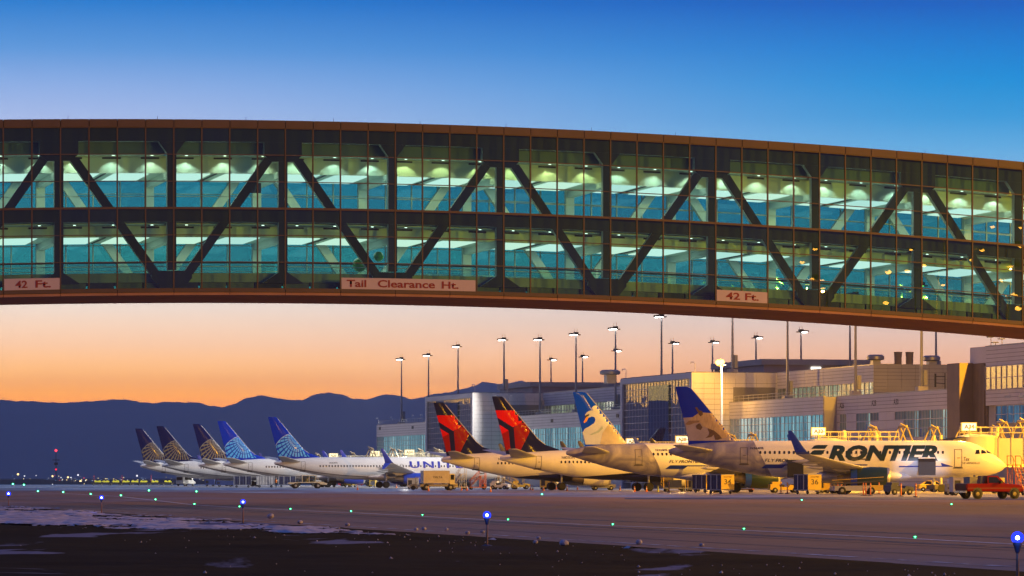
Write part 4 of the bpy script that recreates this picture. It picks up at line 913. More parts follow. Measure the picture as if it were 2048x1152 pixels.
decal('dusk_field', polys_bm([T([(900,870),(1200,850),(1450,850),(1900,1000),(1900,1160),(900,1160)])]), p['finmap'], mat('dusk_mauve', (.33,.27,.33), .4, 0, .2, .5), p['fin'], clip, .4, .3)
shell, hide = mat('shell_tan', (.42,.30,.20), .5, 0, .2, 3, stretch=(3,1,.6)), mat('hide_brown', (.10,.055,.035), .6, 0, .25, 4)
decal('armadillo', polys_bm([T([(985,945),(1060,870),(1130,822),(1165,800),(1215,800),(1330,808),(1420,800),(1560,1040),(1510,1120),(1455,1132),(1420,1090),(1350,1032),(1270,1002),(1200,972),(1180,932),(1110,932),(1040,956),(1000,957)])]), lambda x, z: p['finmap'](x, z, .025), shell, p['fin'], clip, .4, .3)
for nm, q in (('armadillo_ear', [(1105,735),(1135,732),(1160,772),(1200,780),(1212,822),(1180,850),(1152,820),(1140,790)]), ('armadillo_arm', [(1170,938),(1205,990),(1180,1025),(1128,1005),(1118,970),(1150,942)]),
              ('armadillo_leg', [(1270,1000),(1352,1030),(1420,1088),(1455,1132),(1400,1150),(1368,1150),(1348,1085),(1318,1112),(1240,1128),(1282,1092),(1290,1060)]), ('armadillo_snout', [(985,945),(1030,905),(1170,900),(1160,925),(1100,935),(1040,957),(1000,958)])):
    decal(nm, polys_bm([T(q)]), lambda x, z: p['finmap'](x, z, .035), hide if nm != 'armadillo_snout' else mat('snout_brown', (.24,.15,.10), .6, 0, .2, 3), p['fin'], clip, .4, .3)
common(p, 'N364FR', 9.2)
gr = mat('letter_green', (.008,.026,.028), .4, 0, .05, 1)
lx = lambda px: (px-1340)/17.9
write(p, 'lettering', 'RONTIER', lx(1659), lx(1877), EYE+(956-922)/18, EYE+(956-890)/18, gr, .05, .28)
decal('lettering', polys_bm([[(lx(1626),5.0),(lx(1632),5.35),(lx(1637),5.42),(lx(1659),5.42),(lx(1653),5.0)], [(lx(1621),4.32),(lx(1628),4.72),(lx(1632),4.85),(lx(1653),4.85),(lx(1646),4.32)], [(lx(1621),3.9),(lx(1622),4.14),(lx(1635),4.14),(lx(1632),3.9)]]), p['side'], gr, p['fu'])
write(p, 'lettering', 'Tex', lx(1928), lx(1940), EYE+(956-922)/18, EYE+(956-914)/18, reg_m, 0, .3); write(p, 'lettering', 'THE ARMADILLO', lx(1923), lx(1960), EYE+(956-928)/18, EYE+(956-924)/18, reg_m)
decal('stripe', polys_bm([[(lx(1800),3.1),(lx(1885),3.1),(lx(1883),3.45),(lx(1908),3.02),(lx(1800),2.96)]]), p['side'], bl, p['fu'])
# open cargo doors of the near airliner
for px0, px1, za, zb_ in ((1578,1610,1.95,3.15), (1838,1872,2.15,3.3)):
    a, b = lx(px0), lx(px1); c = MB(); y = p['side']((a+b)/2, zb_)[1]
    c.prism([(a,za-.1),(b,za-.1),(b,zb_+.25),(a,zb_+.25)], y-.75, y-.62, 'y'); c.prism([(y-.75,zb_+.25),(y-.62,zb_+.12),(y+.2,zb_+.6),(y+.1,zb_+.75)], a, b, 'x'); c.build('cargo_door', mat('door_lining', (.012,.013,.024), .6, 0, .2, 2), p['root'])
    MB().box(a+.02, b-.02, y-.2, y+.4, zb_+.62, zb_+.74).build('door_head', body_m if False else mat('door_skin', (.7,.68,.6), .4, 0, .05, 1), p['root'])
# ================================================================== lamps
lamp_white = emit('led_lens', (1,.97,.9), 18, False); lamp_amber = emit('sodium_lens', (1,.45,.05), 17, False); mast_m = mat('mast_steel', (.30,.30,.31), .45, .5, .1, 1); block_m = mat('mast_block', (.45,.43,.40), .8, 0, .1, 2)
def spot(parent, loc, target, power, col, size=130, blend=.7, soft=.4, name='flood_light'):
    d = bpy.data.lights.new(name, 'SPOT'); d.energy = power; d.color = col; d.spot_size = R(size); d.spot_blend = blend; d.shadow_soft_size = soft
    o = bpy.data.objects.new(name, d); COL.objects.link(o); o.parent = parent; o.location = loc
    o.rotation_euler = (Vector(target)-Vector(loc)).to_track_quat('-Z', 'Y').to_euler(); return o
def mast(u, v, zb, zt, label,  amber=False, power=0, left=True, group='flood masts along the concourse', aim=None, white_off=False):
    t = thing('flood_mast', label, 'light mast', w(u, v, zb), PHI, group); h = zt-zb; s = -1 if left else 1
    MB().tube((0,0,0), (0,0,h), .26, .13, 10).build('pole', mast_m, t)
    MB().box(-.7, .7, -.7, .7, -.02, .8).build('footing', block_m, t); MB().box(.28, .8, -.3, .3, 1.0, 3.1).build('control_box', mast_m, t)
    hd = MB().box(-.9, .9, -.12, .12, h-.1, h+.1).box(-.35, .35, -.5, .5, h+.1, h+.5).tube((.2,0,h+.5),(.2,0,h+1.2),.03).tube((-.3,.1,h+.5),(-.3,.1,h+1.1),.03).build('lamp_head', dark_m, t)
    for k, (dx, dy) in enumerate(((s*.75,-.55), (s*.75,.55), (s*.25,-.75))):
        MB().prism([(dx-.4,h-.02),(dx+.4,h-.02),(dx+s*.5,h+.28),(dx-.3*s,h+.32)], dy-.32, dy+.32, 'y').build('lamp_housing', dark_m, hd)
        MB().box(dx-.24, dx+.24, dy-.2, dy+.2, h-.12, h-.03).build('lamp_lens', lamp_amber if amber else lamp_white, hd)
    if power: spot(t, (s*.6,0,h-.5), aim or (s*40,-8,-zb), power, (1,.46,.012) if amber else (1,.95,.86), 140 if amber else 90, .7 if amber else .4, .16 if amber else .4)
    return t
def base_z(v): return 18.62 if (718 < v < 760 or 570 < v < 612) else 13.72
FR = [(803,'white lit mast farthest left on the concourse roof'),(857,'second white lit mast from the left on the concourse roof'),(916,'third white lit mast from the left, above the first glazed pavilion'),(1008,'fourth white lit mast from the left, standing on a pale block'),
      (1080,'fifth white lit mast from the left on the concourse roof'),(1152,'sixth white lit mast from the left, behind the swan tail'),(1231,'seventh white lit mast from the left, just left of the second pavilion'),(1323,'tallest looking white lit mast, on the second pavilion roof'),
      (1465,'mast on the second pavilion roof whose head hides behind the bridge'),(1575,'grey mast left of the lit roof door, head hidden by the bridge')]
for px, lb in FR:
    v, Y = v_on_u(px, 184); mast(184, v, base_z(v), 28.6+(1 if px in (916,1008,1323) else 0), lb, False, 120000 if px < 1100 else 80000, aim=(-45,4,-13) if px in (1080,1575) else (-45,20,-13))
for px, lb in ((1711,'mast right of the lit roof door, head hidden by the bridge'), (1843,'mast before the brown roof plant, head hidden by the bridge')):
    v, Y = v_on_u(px, 184); mast(184, v, base_z(v), 28.6, lb, True, 50000)
BK = [(1102,720,'small back row mast left of the sixth front mast'),(1165,714,'small back row mast right of the sixth front mast'),(1231,702,'small back row mast in line with the seventh front mast'),(1345,687,'back row mast above the second pavilion'),(1425,685,'back row mast left of the amber floodlight'),(1512,676,'back row mast above the near penthouse corner'),(1602,664,'back row mast above the lit roof door'),(1700,640,'back row mast under the bridge, left of the brown mast'),(1872,640,'slim back row mast behind the brown roof plant')]
for px, py, lb in BK:
    Y = 26.9/(HZ-py)*F; q = at(px, py, Y); u = q.x*CP+q.y*SP; v = -q.x*SP+q.y*CP; mast(u, v, 18.6, q.z, lb, False, 0, False, 'flood masts on the far side of the concourse roof')
for i, v in enumerate((452, 400, 345, 290)): mast(186, v, 0, 27, ('first','second','third','fourth')[i]+' amber flood mast from the stands, beyond the right edge', True, (110000,380000,380000,560000)[i], True, 'amber flood masts beyond the right edge', aim=((-50,30,-20),(-45,50,-18),(-55,20,-18),(-60,-15,-16))[i])
for i, v in enumerate((196, 140, 84, 30)): mast(176-i*4, v, 0, 25+i, ('first','second','third','fourth')[i]+' amber flood mast before the bridge, beyond the right edge', True, 250000, True, 'amber flood masts before the bridge', aim=(-60, 25, -15))
# the sodium flood on a short pole in front of the wing
v, Y = v_on_u(1443, 176); zt = zz(728, Y)
t = thing('sodium_floodlight', 'pair of glowing amber floodlights on a pale pole before the pavilion', 'floodlight', w(176, v, 0), PHI)
MB().tube((0,0,0), (0,0,zt-.2), .2, .16, 10).build('pole', mat('pale_pole', (.6,.58,.52), .5, .1, .1, 1), t); hd = MB().box(-.12,.12,-2.2,2.2,zt-.3,zt-.12).build('crossarm', mast_m, t)
for q in (-.9, .9): MB().lathe([(0,.14),(.25,.42),(.32,.42)], (-.25,q,zt-.1), 'x', 12).build('lamp_housing', dark_m, hd); MB().ball((-.25,q,zt+.25), .42, 12).build('lamp_lens', lamp_amber, hd)
d = bpy.data.lights.new('sodium_glow', 'POINT'); d.energy = 9000; d.color = (1,.48,.06); d.shadow_soft_size = .6; o = bpy.data.objects.new('sodium_glow', d); COL.objects.link(o); o.parent = t; o.location = (-1.2,-1.0,zt+.2)
# ---- taxiway edge lights (blue) and centre lights (green)
blue_core = emit('blue_core', (.55,.7,1), 30, False); stake_m = mat('stake_ochre', (.24,.11,.04), .7, 0, .2, 4)
bs = bpy.data.materials.new('blue_globe'); bs.use_nodes = True; nt = bs.node_tree; nt.nodes.remove(nt.nodes['Principled BSDF']); e = nt.nodes.new('ShaderNodeEmission'); e.inputs[0].default_value = (.005,.03,1,1); e.inputs[1].default_value = 3.0
tr = nt.nodes.new('ShaderNodeBsdfTransparent'); x = nt.nodes.new('ShaderNodeMixShader'); x.inputs[0].default_value = .45; nt.links.new(tr.outputs[0], x.inputs[1]); nt.links.new(e.outputs[0], x.inputs[2]); nt.links.new(x.outputs[0], nt.nodes['Material Output'].inputs[0]); bs.cycles.emission_sampling = 'NONE'
BL = [(2035,1078,None,'blue taxiway edge light at the far right, nearest the viewer'),(974,1032,1092,'blue taxiway edge light on a post in the middle foreground'),(486,1005,1048,'blue taxiway edge light standing in the snow bank left of centre'),(203,996,1027,'blue taxiway edge light at the back of the snow bank'),(17,988,1013,'blue taxiway edge light at the far left edge')]
for px, hy, by, lb in BL:
    Y = gy(by) if by else .99*F/(hy-HZ); p = at(px, hy, Y); hgt = p.z; p.z = 0
    t = thing('taxiway_edge_light', lb, 'taxiway light', p, 0, 'blue taxiway edge lights')
    MB().tube((0,0,-.1), (0,0,hgt-.1), .028, .026, 10).build('stake', stake_m, t); MB().lathe([(hgt-.22,.035),(hgt-.12,.06),(hgt-.09,.075),(hgt-.05,.075)], (0,0,0), 'z', 14).build('collar', dark_m, t); MB().lathe([(0,.16),(.03,.14),(.06,.04)], (0,0,-.02), 'z', 14).build('base_plate', dark_m, t)
    k = max(1.0, Y/170); g = MB().ball((0,0,hgt+.02), .105*k, 18, sq=1.0).build('globe', bs, t); MB().ball((0,0,hgt+.02), .034*k, 14).build('lamp', blue_core, g)
    d = bpy.data.lights.new('blue_glow', 'POINT'); d.energy = 14; d.color = (.05,.15,1); d.shadow_soft_size = .1; o = bpy.data.objects.new('blue_glow', d); COL.objects.link(o); o.parent = t; o.location = (0,-.25,hgt+.05)
green_core = emit('green_core', (.12,1,.35), 14, False); green_halo = emit('green_dome', (.0,.85,.25), 2.2, False)
GL = [(26,969.5),(48,971),(76,983.8),(126.5,985.7),(181.6,989.6),(242,992.3),(311,1000.5),(389,1009.6),(479,1014.7),(581,1019.6),(702,1024),(845,1031.7),(1016,1040.8),(1225.5,1050.7),(1487.7,1060),(1830,1076.8)]
GL2 = [(298,982.3),(393,984.4),(1084,990),(1603.5,1001.5),(1903,1010)]
ORD = ('farthest','second farthest','third farthest','fourth farthest','fifth farthest','sixth farthest','seventh farthest','eighth farthest','eighth nearest','seventh nearest','sixth nearest','fifth nearest','fourth nearest','third nearest','second nearest','nearest')
for gi, (px, py) in enumerate(GL+GL2):
    Y = gy(py); p = ground(px, py); r = .036*max(1, Y/170)
    t = thing('taxiway_centre_light', ORD[gi]+' green light along the curved taxiway centre line' if gi < 16 else ('far left','left','middle','right','far right')[gi-16]+' green light in the pavement close to the stands', 'taxiway light', p, 0, 'green centre line lights' if (px, py) in GL else 'green lights by the stands')
    MB().lathe([(0,r*2.6),(.02,r*2.3),(.03,r*1.6)], (0,0,.008), 'z', 12).build('housing', dark_m, t); g = MB().ball((0,0,r*.9), r*1.5, 12, sq=.8).build('dome', green_halo, t); MB().ball((0,-r*1.0,r*.9), r*.8, 8).build('lamp', green_core, g)
# amber lamp posts of the terminal road, outside the picture: the bridge glass mirrors them
rl = random.Random(21)
for i, (u, v, h) in enumerate(((158,62,24),(160,78,27),(163,96,22),(156,50,29),(165,70,25),(161,88,30),(167,102,26),(157,92,23),(164,58,31),(155,74,26.5),(168,84,24.5),(159,104,28))):
    t = thing('lamp_post', ('first','second','third','fourth','fifth','sixth','seventh','eighth','ninth','tenth','eleventh','twelfth')[i]+' amber road lamp mirrored in the right end of the bridge glass', 'lamp post', w(u, v, 0), rl.uniform(0, 6), 'amber road lamps before the bridge')
    MB().tube((0,0,0), (0,0,h), .14, .08, 8).build('pole', mast_m, t); MB().path([(0,0,h-.1),(.9,0,h+.2),(1.7,0,h+.2)], .05).build('arm', mast_m, t); MB().box(1.4,2.2,-.22,.22,h+.12,h+.3).build('lamp_housing', dark_m, t); MB().ball((1.8,0,h+.06), .2+.26*rl.random(), 10, sq=.7).build('lamp_lens', lamp_amber, t)
# ---- far radio tower with red lights, far town
t = thing('radio_tower', 'slim far radio tower with two red lights left of the tails', 'tower', ground(112, 960.6), 0); Yt = gy(960.6); k = Yt/F
zt = zz(901, Yt); MB().tube((0,0,0), (0,0,zt), 1.0*k, .45*k, 8).build('tower_shaft', dark_m, t); MB().tube((-7*k,0,zz(920,Yt)), (7*k,0,zz(920,Yt)), .8*k, n=6).build('crossarm', dark_m, t); MB().lathe([(zz(930,Yt),3.6*k),(zz(927,Yt),4*k),(zz(925,Yt),3.6*k)], (0,0,0), 'z', 12).build('platform', dark_m, t)
red_e = emit('red_lamp', (1,.03,.05), 5, False); MB().ball((0,0,zt), 2.4*k, 12).build('red_lamp', red_e, t); MB().ball((0,0,zz(939,Yt)), 2.0*k, 10).build('red_lamp', emit('red_lamp2', (1,.02,.06), 1.6, False), t)
rr = random.Random(3); mb = MB(); cols = [emit('town_warm', (1,.75,.3), 2.6, False), emit('town_white', (.95,.95,1), 1.8, False), emit('town_red', (1,.08,.15), 1.2, False), emit('town_blue', (.25,.5,1), 1.2, False)]
pts = [(36,948.5,0,2.2),(49,952,1,1.2),(72,951,1,.9),(105,952.5,0,2.0),(136,954.5,0,2.0),(142,955,1,1.2),(156,950,1,1.7),(122,955,1,1),(168,956,2,1.3),(47,960.5,2,1.1),(274,951.5,1,1.8),(88,964.5,0,2.0),(130,964,0,2.4),(143,963.5,0,1.6),(161,963,0,2.4),(198,963.5,0,1.6)]
for i in range(150):
    x = rr.gauss(190, 130); 
    if -150 < x < 800: pts.append((x, 961+rr.uniform(-5,4)*(1 if rr.random() < .8 else 2), rr.choice((0,1,1,0,2,3)), rr.uniform(.35,.85)))
for px, py, c, s in pts:
    Y = 6500; q = at(px, min(py, 956+1.5), Y) if py < 957 else at(px, py, gy(py+1.2)*.98); kk = q.y/F; q.z = max(q.z, s*kk*.5); mb.ball(q, s*kk*1.0, 6, mi=c)
o = struct(mb.build('town_lights', cols), 'stuff'); tag(o, 'scattered lights of the far town along the horizon', 'lights')
# dark low berm and sheds behind the apron
mb = MB(); vs = []; N = 160
for i in range(N+1):
    px = -200+1200*i/N
    q = at(px, 0, 1180); hh = 1.0+.7*noise.noise(Vector((px*.01,0,0)))+.3*noise.noise(Vector((px*.05,1,0)))
    vs += [(q.x, 1130, -.1), (q.x, 1170, hh*.9), (q.x, 1200, hh), (q.x, 1260, -.1)]
mb.add(vs, [(i*4+k, (i+1)*4+k, (i+1)*4+k+1, i*4+k+1) for i in range(N) for k in range(3)], 0, True); struct(mb.build('berm', mat('dark_grass', (.03,.032,.03), .95, 0, .3, .1)))
# ================================================================== jet bridges
jb_m = mat('jetbridge_skin', (.62,.60,.52), .5, 0, .1, .6); jb_d = mat('jetbridge_hood', (.10,.09,.08), .8, 0, .2, 1); rail_y = mat('safety_rail', (.68,.62,.40), .5, .1, .1, 1); lightbox = emit('sign_lightbox', (1,.86,.5), 1.7, False)
def jet_bridge(label, us, v, zs, word, amber=True, frames=(6,10,14,18), lamp=0):
    """cab by the airliner's far side, tunnel back to the concourse wall; us = where the sign stands"""
    uw = 180.0; t = thing('jet_bridge', label, 'jet bridge', w(us, v, 0), PHI, 'jet bridges at the gates'); z1 = zs-1.35; z0 = z1-2.9; Lt = uw-us
    MB().box(2.5, 2.5+(Lt-2.5)*.55, -1.5, 1.5, z0, z1).build('tunnel', jb_m, t); MB().box(2.5+(Lt-2.5)*.5, Lt, -1.7, 1.7, z0-.15, z1+.15).build('outer_tunnel', jb_m, t)
    for i in range(14): MB().box(3+i*(Lt-4)/14, 3.12+i*(Lt-4)/14, -1.74, -1.70, z0, z1+.1).build('tunnel_rib', jb_m, t)
    MB().lathe([(z0-.2,2.3),(z1+.2,2.3),(z1+.5,1.2)], (1.0,0,0), 'z', 16).build('cab', jb_m, t, sharp=40)
    h = MB()
    for i in range(6): h.box(-1.6-.32*i, -1.34-.32*i, -2.6-.2*i, 1.4, z0+.1+.03*i, z1+.1-.05*i)
    h.build('bellows_hood', jb_d, t)
    r = MB(); 
    for q in (-1.5, 1.5):
        for i in range(9): r.tube((-.5+i*1.3,q,z1+.1), (-.5+i*1.3,q,z1+1.25), .05, n=5)
        for zz_ in (.65, 1.25): r.tube((-.5,q,z1+zz_), (9.9,q,z1+zz_), .05, n=5)
    r.build('roof_rail', rail_y, t)
    b = MB().box(-.95, .95, -.12, .12, zs-.55, zs+.45).tube((0,0,z1),(0,0,zs-.5),.14).build('gate_sign', rail_y, t)
    MB().box(-.82, .82, -.16, -.125, zs-.45, zs+.36).build('light_box', lightbox, b)
    decal('lettering', text_bm(word, 1, .03), lambda x, z: (x, -.18, z), mat('sign_ink', (.2,.14,.04), .6, 0, .05, 1), b, fit=(-.6,.6,zs-.27,zs+.2), cells=False)
    for q in (3.4, 7.6): MB().lathe([(z1+.05,.35),(z1+1.3,.32),(z1+1.5,.12)], (q,.2,0), 'z', 10).build('roof_unit', jb_m, t)
    for i, q in enumerate(frames):
        f = MB(); zt = zs+.45+.15*(i % 2)
        for a in (-.95, .95): f.tube((q+a,-1.2,z1-.2), (q+a*.08,-1.2,zt), .11, .09, 6); f.tube((q+a,1.2,z1-.2), (q+a*.08,1.2,zt), .11, .09, 6)
        f.tube((q,-1.4,zt), (q,1.4,zt), .16, n=8).tube((q-.1,-1.3,zt), (q-.9,-1.5,zt+.35), .07, n=6); f.build('hoist_frame', mat('hoist_steel', (.34,.27,.17), .55, .2, .15, 2), t)
    for q in (-1.2, 1.2): MB().tube((Lt*.5,q,0), (Lt*.5,q,z1+.9), .22, n=10).build('lift_column', mat('lift_steel', (.5,.5,.48), .4, .4, .1, 1), t)
    MB().box(Lt*.5-.9, Lt*.5+.9, -1.5, 1.5, .35, .9).build('carriage', jb_d, t)
    for q in (-1.3, 1.3): MB().lathe([(-.25,.3),(-.25,.5),(.25,.5),(.25,.3)], (Lt*.5,q,.5), 'y', 14).build('wheel', tyre, t)
    if lamp: spot(t, (-1.0,-1.2,z1+1.3), (-9,-9,2.0), lamp, (1,.58,.14) if amber else (1,.95,.85), 140, name='cab_lamp')
    return t
jet_bridge('amber jet bridge with gate sign A34 behind the nearest airliner nose', 154.5, 399.5, 7.6, 'A34', True, (4,6.5), 2500)
jet_bridge('jet bridge with gate sign A32 above the dark green lettering', 149, 436, 7.5, 'A32', True, (7,11,15,19,23), 1500)
jet_bridge('jet bridge with gate sign A28 left of the armadillo tail', 146.5, 485.5, 7.0, 'A28', True, (7,10), 1500)
jet_bridge('jet bridge with glowing sign seen past the swan tail', 151, 525.5, 7.1, 'A26', True, (8,), 1200)
jet_bridge('white railed jet bridge with glowing sign above the big blue letters', 147, 656, 6.4, 'A24', False, (-3,-7,5,9), 1200)
jet_bridge('white railed jet bridge with glowing sign behind the raised blue winglet', 151, 704, 6.5, 'A22', False, (5,9,13), 1200)
jet_bridge('pale railed jet bridge behind the second blue tailed airliner', 151, 744, 6.3, 'A20', False, (4,8), 900)
jet_bridge('farthest pale jet bridge behind the gold globe tails', 150, 775, 6.2, 'A18', False, (4,), 800)
# ================================================================== vehicles and ramp equipment
def col(n, c, r=.45, coat=0.0, var=.1): return mat('paint_'+n, c, r, 0, var, 1.5, coat=coat)
YEL, ORG, DRK, GRY, WHT = col('yellow', (.62,.42,.06)), col('orange', (.75,.20,.03)), col('black', (.03,.03,.035)), col('grey', (.30,.31,.34)), col('white', (.70,.70,.68))
TAN, BLU = col('tan', (.52,.46,.38)), col('blue', (.05,.09,.30)); CURT = mat('curtain', (.035,.045,.11), .8, 0, .3, 3)
autog = mat('auto_glass', (.015,.018,.02), .06, 0, .1, 1); chrome = mat('chrome', (.6,.58,.5), .2, 1, .05, 2)
def place(name, label, cat, px, py, rz=0.0, group=None, dz=0): p = ground(px, py); p.z = .006+dz; return thing(name, label, cat, p, rz, group)
def wheel(t, x, y, r, wd=.22, hub=None, name='wheel'):
    o = MB().lathe([(-wd/2,r*.55),(-wd/2,r*.86),(-wd*.3,r),(wd*.3,r),(wd/2,r*.86),(wd/2,r*.55)], (x,y,r), 'y', 18).build(name, tyre, t, sharp=50)
    MB().lathe([(-wd/2-.012,.02),(-wd/2-.02,r*.25),(-wd/2+.01,r*.5),(-wd/2+.01,r*.56)], (x,y,r), 'y', 12).build('rim', hub or chrome, o, sharp=50); return o
def cone(px, py, lb, h=.72, c=ORG):
    t = place('traffic_cone', lb, 'cone', px, py, group='traffic cones by the stands'); MB().box(-.18,.18,-.18,.18,0,.04).build('base', c, t)
    MB().lathe([(.04,.14),(h*.5,.085)], (0,0,0), 'z', 12).build('cone_body', c, t); MB().lathe([(h*.5,.086),(h*.72,.06)], (0,0,0), 'z', 12).build('reflective_band', mat('band_white', (.75,.7,.65), .4, 0, .05, 1) if c is ORG else c, t); MB().lathe([(h*.72,.059),(h,.03)], (0,0,0), 'z', 12).build('cone_tip', c, t)
CN = [(715,980,'orange cone left of the blue engine, farthest left of all'),(793,976,'orange cone before the main wheels of the lettered airliner'),(857,982.4,'orange cone before the rear wheel of the tan box truck'),(923,981,'orange cone just right of the tan box truck'),(934,981.2,'orange cone before the yellow steps right of the tan truck'),(981,984,'orange cone nearest the viewer below the first red emblem tail'),
      (1061,980,'left orange cone of the touching pair under the dark belly'),(1065.5,980.2,'right orange cone of the touching pair under the dark belly'),(1087,982,'dark orange cone between the pair and the big black wheel'),(1112.6,979.5,'small orange cone left of the big black wheel'),(1134,982,'orange cone standing in front of the big black wheel'),(1155,979.5,'small orange cone right of the big black wheel'),
      (1269,984,'orange cone before the paired main wheels under the swan airliner'),(1293,984,'orange cone right of the paired main wheels under the swan airliner'),(1240,981,'brownish cone left of the paired main wheels')]
for px, py, lb in CN: cone(px, py, lb)
cone(1316, 984, 'yellow green cone beside the open frame cart', .78, col('lime', (.5,.55,.05)))
def delineator(px, py, lb, h=1.25):
    t = place('delineator_post', lb, 'post', px, py, group='orange delineator posts'); MB().lathe([(0,.3),(.05,.28),(.09,.1)], (0,0,0), 'z', 14).build('base', DRK, t); MB().tube((0,0,.08), (0,0,h), .07, .06, 10).build('post', ORG, t)
    for z in (.75, 1.0): MB().lathe([(z,.071),(z+.1,.07)], (0,0,0), 'z', 10).build('reflective_band', mat('band_pale', (.8,.45,.2), .4, 0, .05, 1), t)
DP = [(1338,985,'orange post before the open frame cart'),(1474.5,984,'orange post at the foot of the orange steps'),(1562,987.5,'left orange post of the pair before the yellow tug'),(1575,987.5,'right orange post of the pair before the yellow tug'),(1675.6,988,'left of the three orange posts by the orange platform lift'),(1683,988,'middle of the three orange posts by the orange platform lift'),(1690,989,'right of the three orange posts by the orange platform lift'),(1726.6,991.4,'left of the three orange posts before the green engine'),(1731.5,991.4,'middle of the three orange posts before the green engine'),(1741,991.4,'right of the three orange posts before the green engine'),(1758,988,'orange post under the green engine inlet side'),(1802,993,'orange post before the dark blue wheeled unit'),(1831.5,994.3,'nearest orange post, left of the striped car')]
for px, py, lb in DP: delineator(px, py, lb)
def baggage_cart(label, px, py, rz, endc=YEL, num=None, sc=1.0, side=CURT, word='FRONTIER', L=2.9, Wd=1.7, H=2.15, open_=False):
    t = place('baggage_cart', label, 'baggage cart', px, py, rz, 'baggage carts'); z0 = .5
    MB().box(-L/2, L/2, -Wd/2, Wd/2, z0-.1, z0).build('deck', GRY, t); MB().box(-L/2, L/2, -Wd/2, Wd/2, H-.08, H).build('roof', endc if open_ else GRY, t)
    for x in (-L/2, L/2-.06):
        if open_:
            for y in (-Wd/2, Wd/2-.08): MB().box(x, x+.08, y, y+.08, z0, H-.08).build('corner_post', endc, t)
        else:
            e = MB().box(x, x+.06, -Wd/2, Wd/2, z0-.05, H-.08).build('end_panel', endc, t)
            if num and x > 0:
                ink = mat('cart_ink', (.03,.03,.03), .6, 0, .05, 1)
                decal('lettering', text_bm(num, 1, .01), lambda a, b: (x+.075, a, b), ink, e, fit=(-.45,.45,1.05,1.62), cells=False); decal('lettering', text_bm(word, 1), lambda a, b: (x+.075, a, b), ink, e, fit=(-.5,.5,1.78,1.93), cells=False)
    for y in ((-Wd/2+.02,) if not open_ else ()):
        n = 12; mb = MB(); pts = [(-L/2+.08+(L-.16)*i/n, y+(.04 if i % 2 else -.02)) for i in range(n+1)]
        mb.add([(a,b,z0+.02) for a, b in pts]+[(a,b,H-.1) for a, b in pts], [(i,i+1,n+2+i,n+1+i) for i in range(n)]); mb.build('curtain', side, t); MB().box(-L/2+.08, L/2-.08, Wd/2-.06, Wd/2-.02, z0, H-.1).build('back_panel', GRY, t)
        for x in (-.6, .6): MB().box(x-.04, x+.04, -Wd/2-.04, -Wd/2+.0, z0, H-.08).build('side_post', WHT, t)
    for x in (-L*.34, L*.34):
        for y in (-Wd*.38, Wd*.38): wheel(t, x, y, .2, .14, GRY)
    MB().path([(L/2,0,.35),(L/2+.9,0,.3)], .04).build('tow_bar', GRY, t)
    return t
baggage_cart('yellow ended baggage cart numbered 36 with blue curtain', 1615, 988.5, R(-62), YEL, '36')
baggage_cart('yellow ended baggage cart numbered 34 with dark curtains', 1441, 987.8, R(-60), YEL, '34')
baggage_cart('yellow ended baggage cart coupled behind number 34', 1410, 985.5, R(-58), YEL, None)
baggage_cart('open yellow frame cart with dark load beside cart 34', 1349, 983.5, R(8), YEL, None, L=3.2, open_=True)
MB().box(-.8,.9,-.5,.5,.56,1.5).build('dark_bag_load', CURT, None, ground(1349, 983.5)); o = bpy.data.objects['dark_bag_load']; tag(o, 'dark load of bags inside the open yellow frame cart', 'luggage')
baggage_cart('pale framed baggage cart with navy curtain, leftmost of three', 485, 975, R(6), WHT, None, L=3.2)
baggage_cart('half open pale baggage cart in the middle of three', 531, 975, R(8), WHT, None, L=3.2, side=mat('pale_curtain', (.45,.43,.42), .7, 0, .2, 2))
baggage_cart('pale framed baggage cart with dark slats behind the flat tug', 574, 974.6, R(4), WHT, None, L=3.2)
def body_loft(secs, n=None):      # secs: (x, half width bottom, half width top, z bottom, z top)
    rings = []
    for x, a, b, z0, z1 in secs: rings.append([(x,-a,z0),(x,-a*1.02,(z0*.6+z1*.4)),(x,-b,z1),(x,b,z1),(x,a*1.02,(z0*.6+z1*.4)),(x,a,z0)])
    return MB().loft(rings, True, True, 0, False)
# red pickup
t = place('pickup_truck', 'red pickup truck driving right at the right edge', 'pickup truck', 1979, 997.6, R(24)); RED = mat('paint_red', (.20,.0025,.003), .3, 0, .06, 1, spec=.12)
b = MB(); b.prism([(-2.78,.62),(2.35,.55),(2.72,.62),(2.78,.85),(2.72,1.05),(2.3,1.2),(1.15,1.27),(.95,1.28),(-2.78,1.28)], -.97, .97, 'y'); bo = b.build('body', RED, t)
bv = bo.modifiers.new('bevel', 'BEVEL'); bv.width = .09; bv.segments = 3; bv.limit_method = 'ANGLE'
c = MB(); c.loft([[(-.75,-.93*1,1.26),(1.02,-.93,1.26),(.36,-.74,1.92),(-.66,-.76,1.94)],[(-.75,.93,1.26),(1.02,.93,1.26),(.36,.74,1.92),(-.66,.76,1.94)]], True, True, 0, False); co = c.build('cab', RED, t); bv = co.modifiers.new('bevel', 'BEVEL'); bv.width = .05; bv.segments = 2
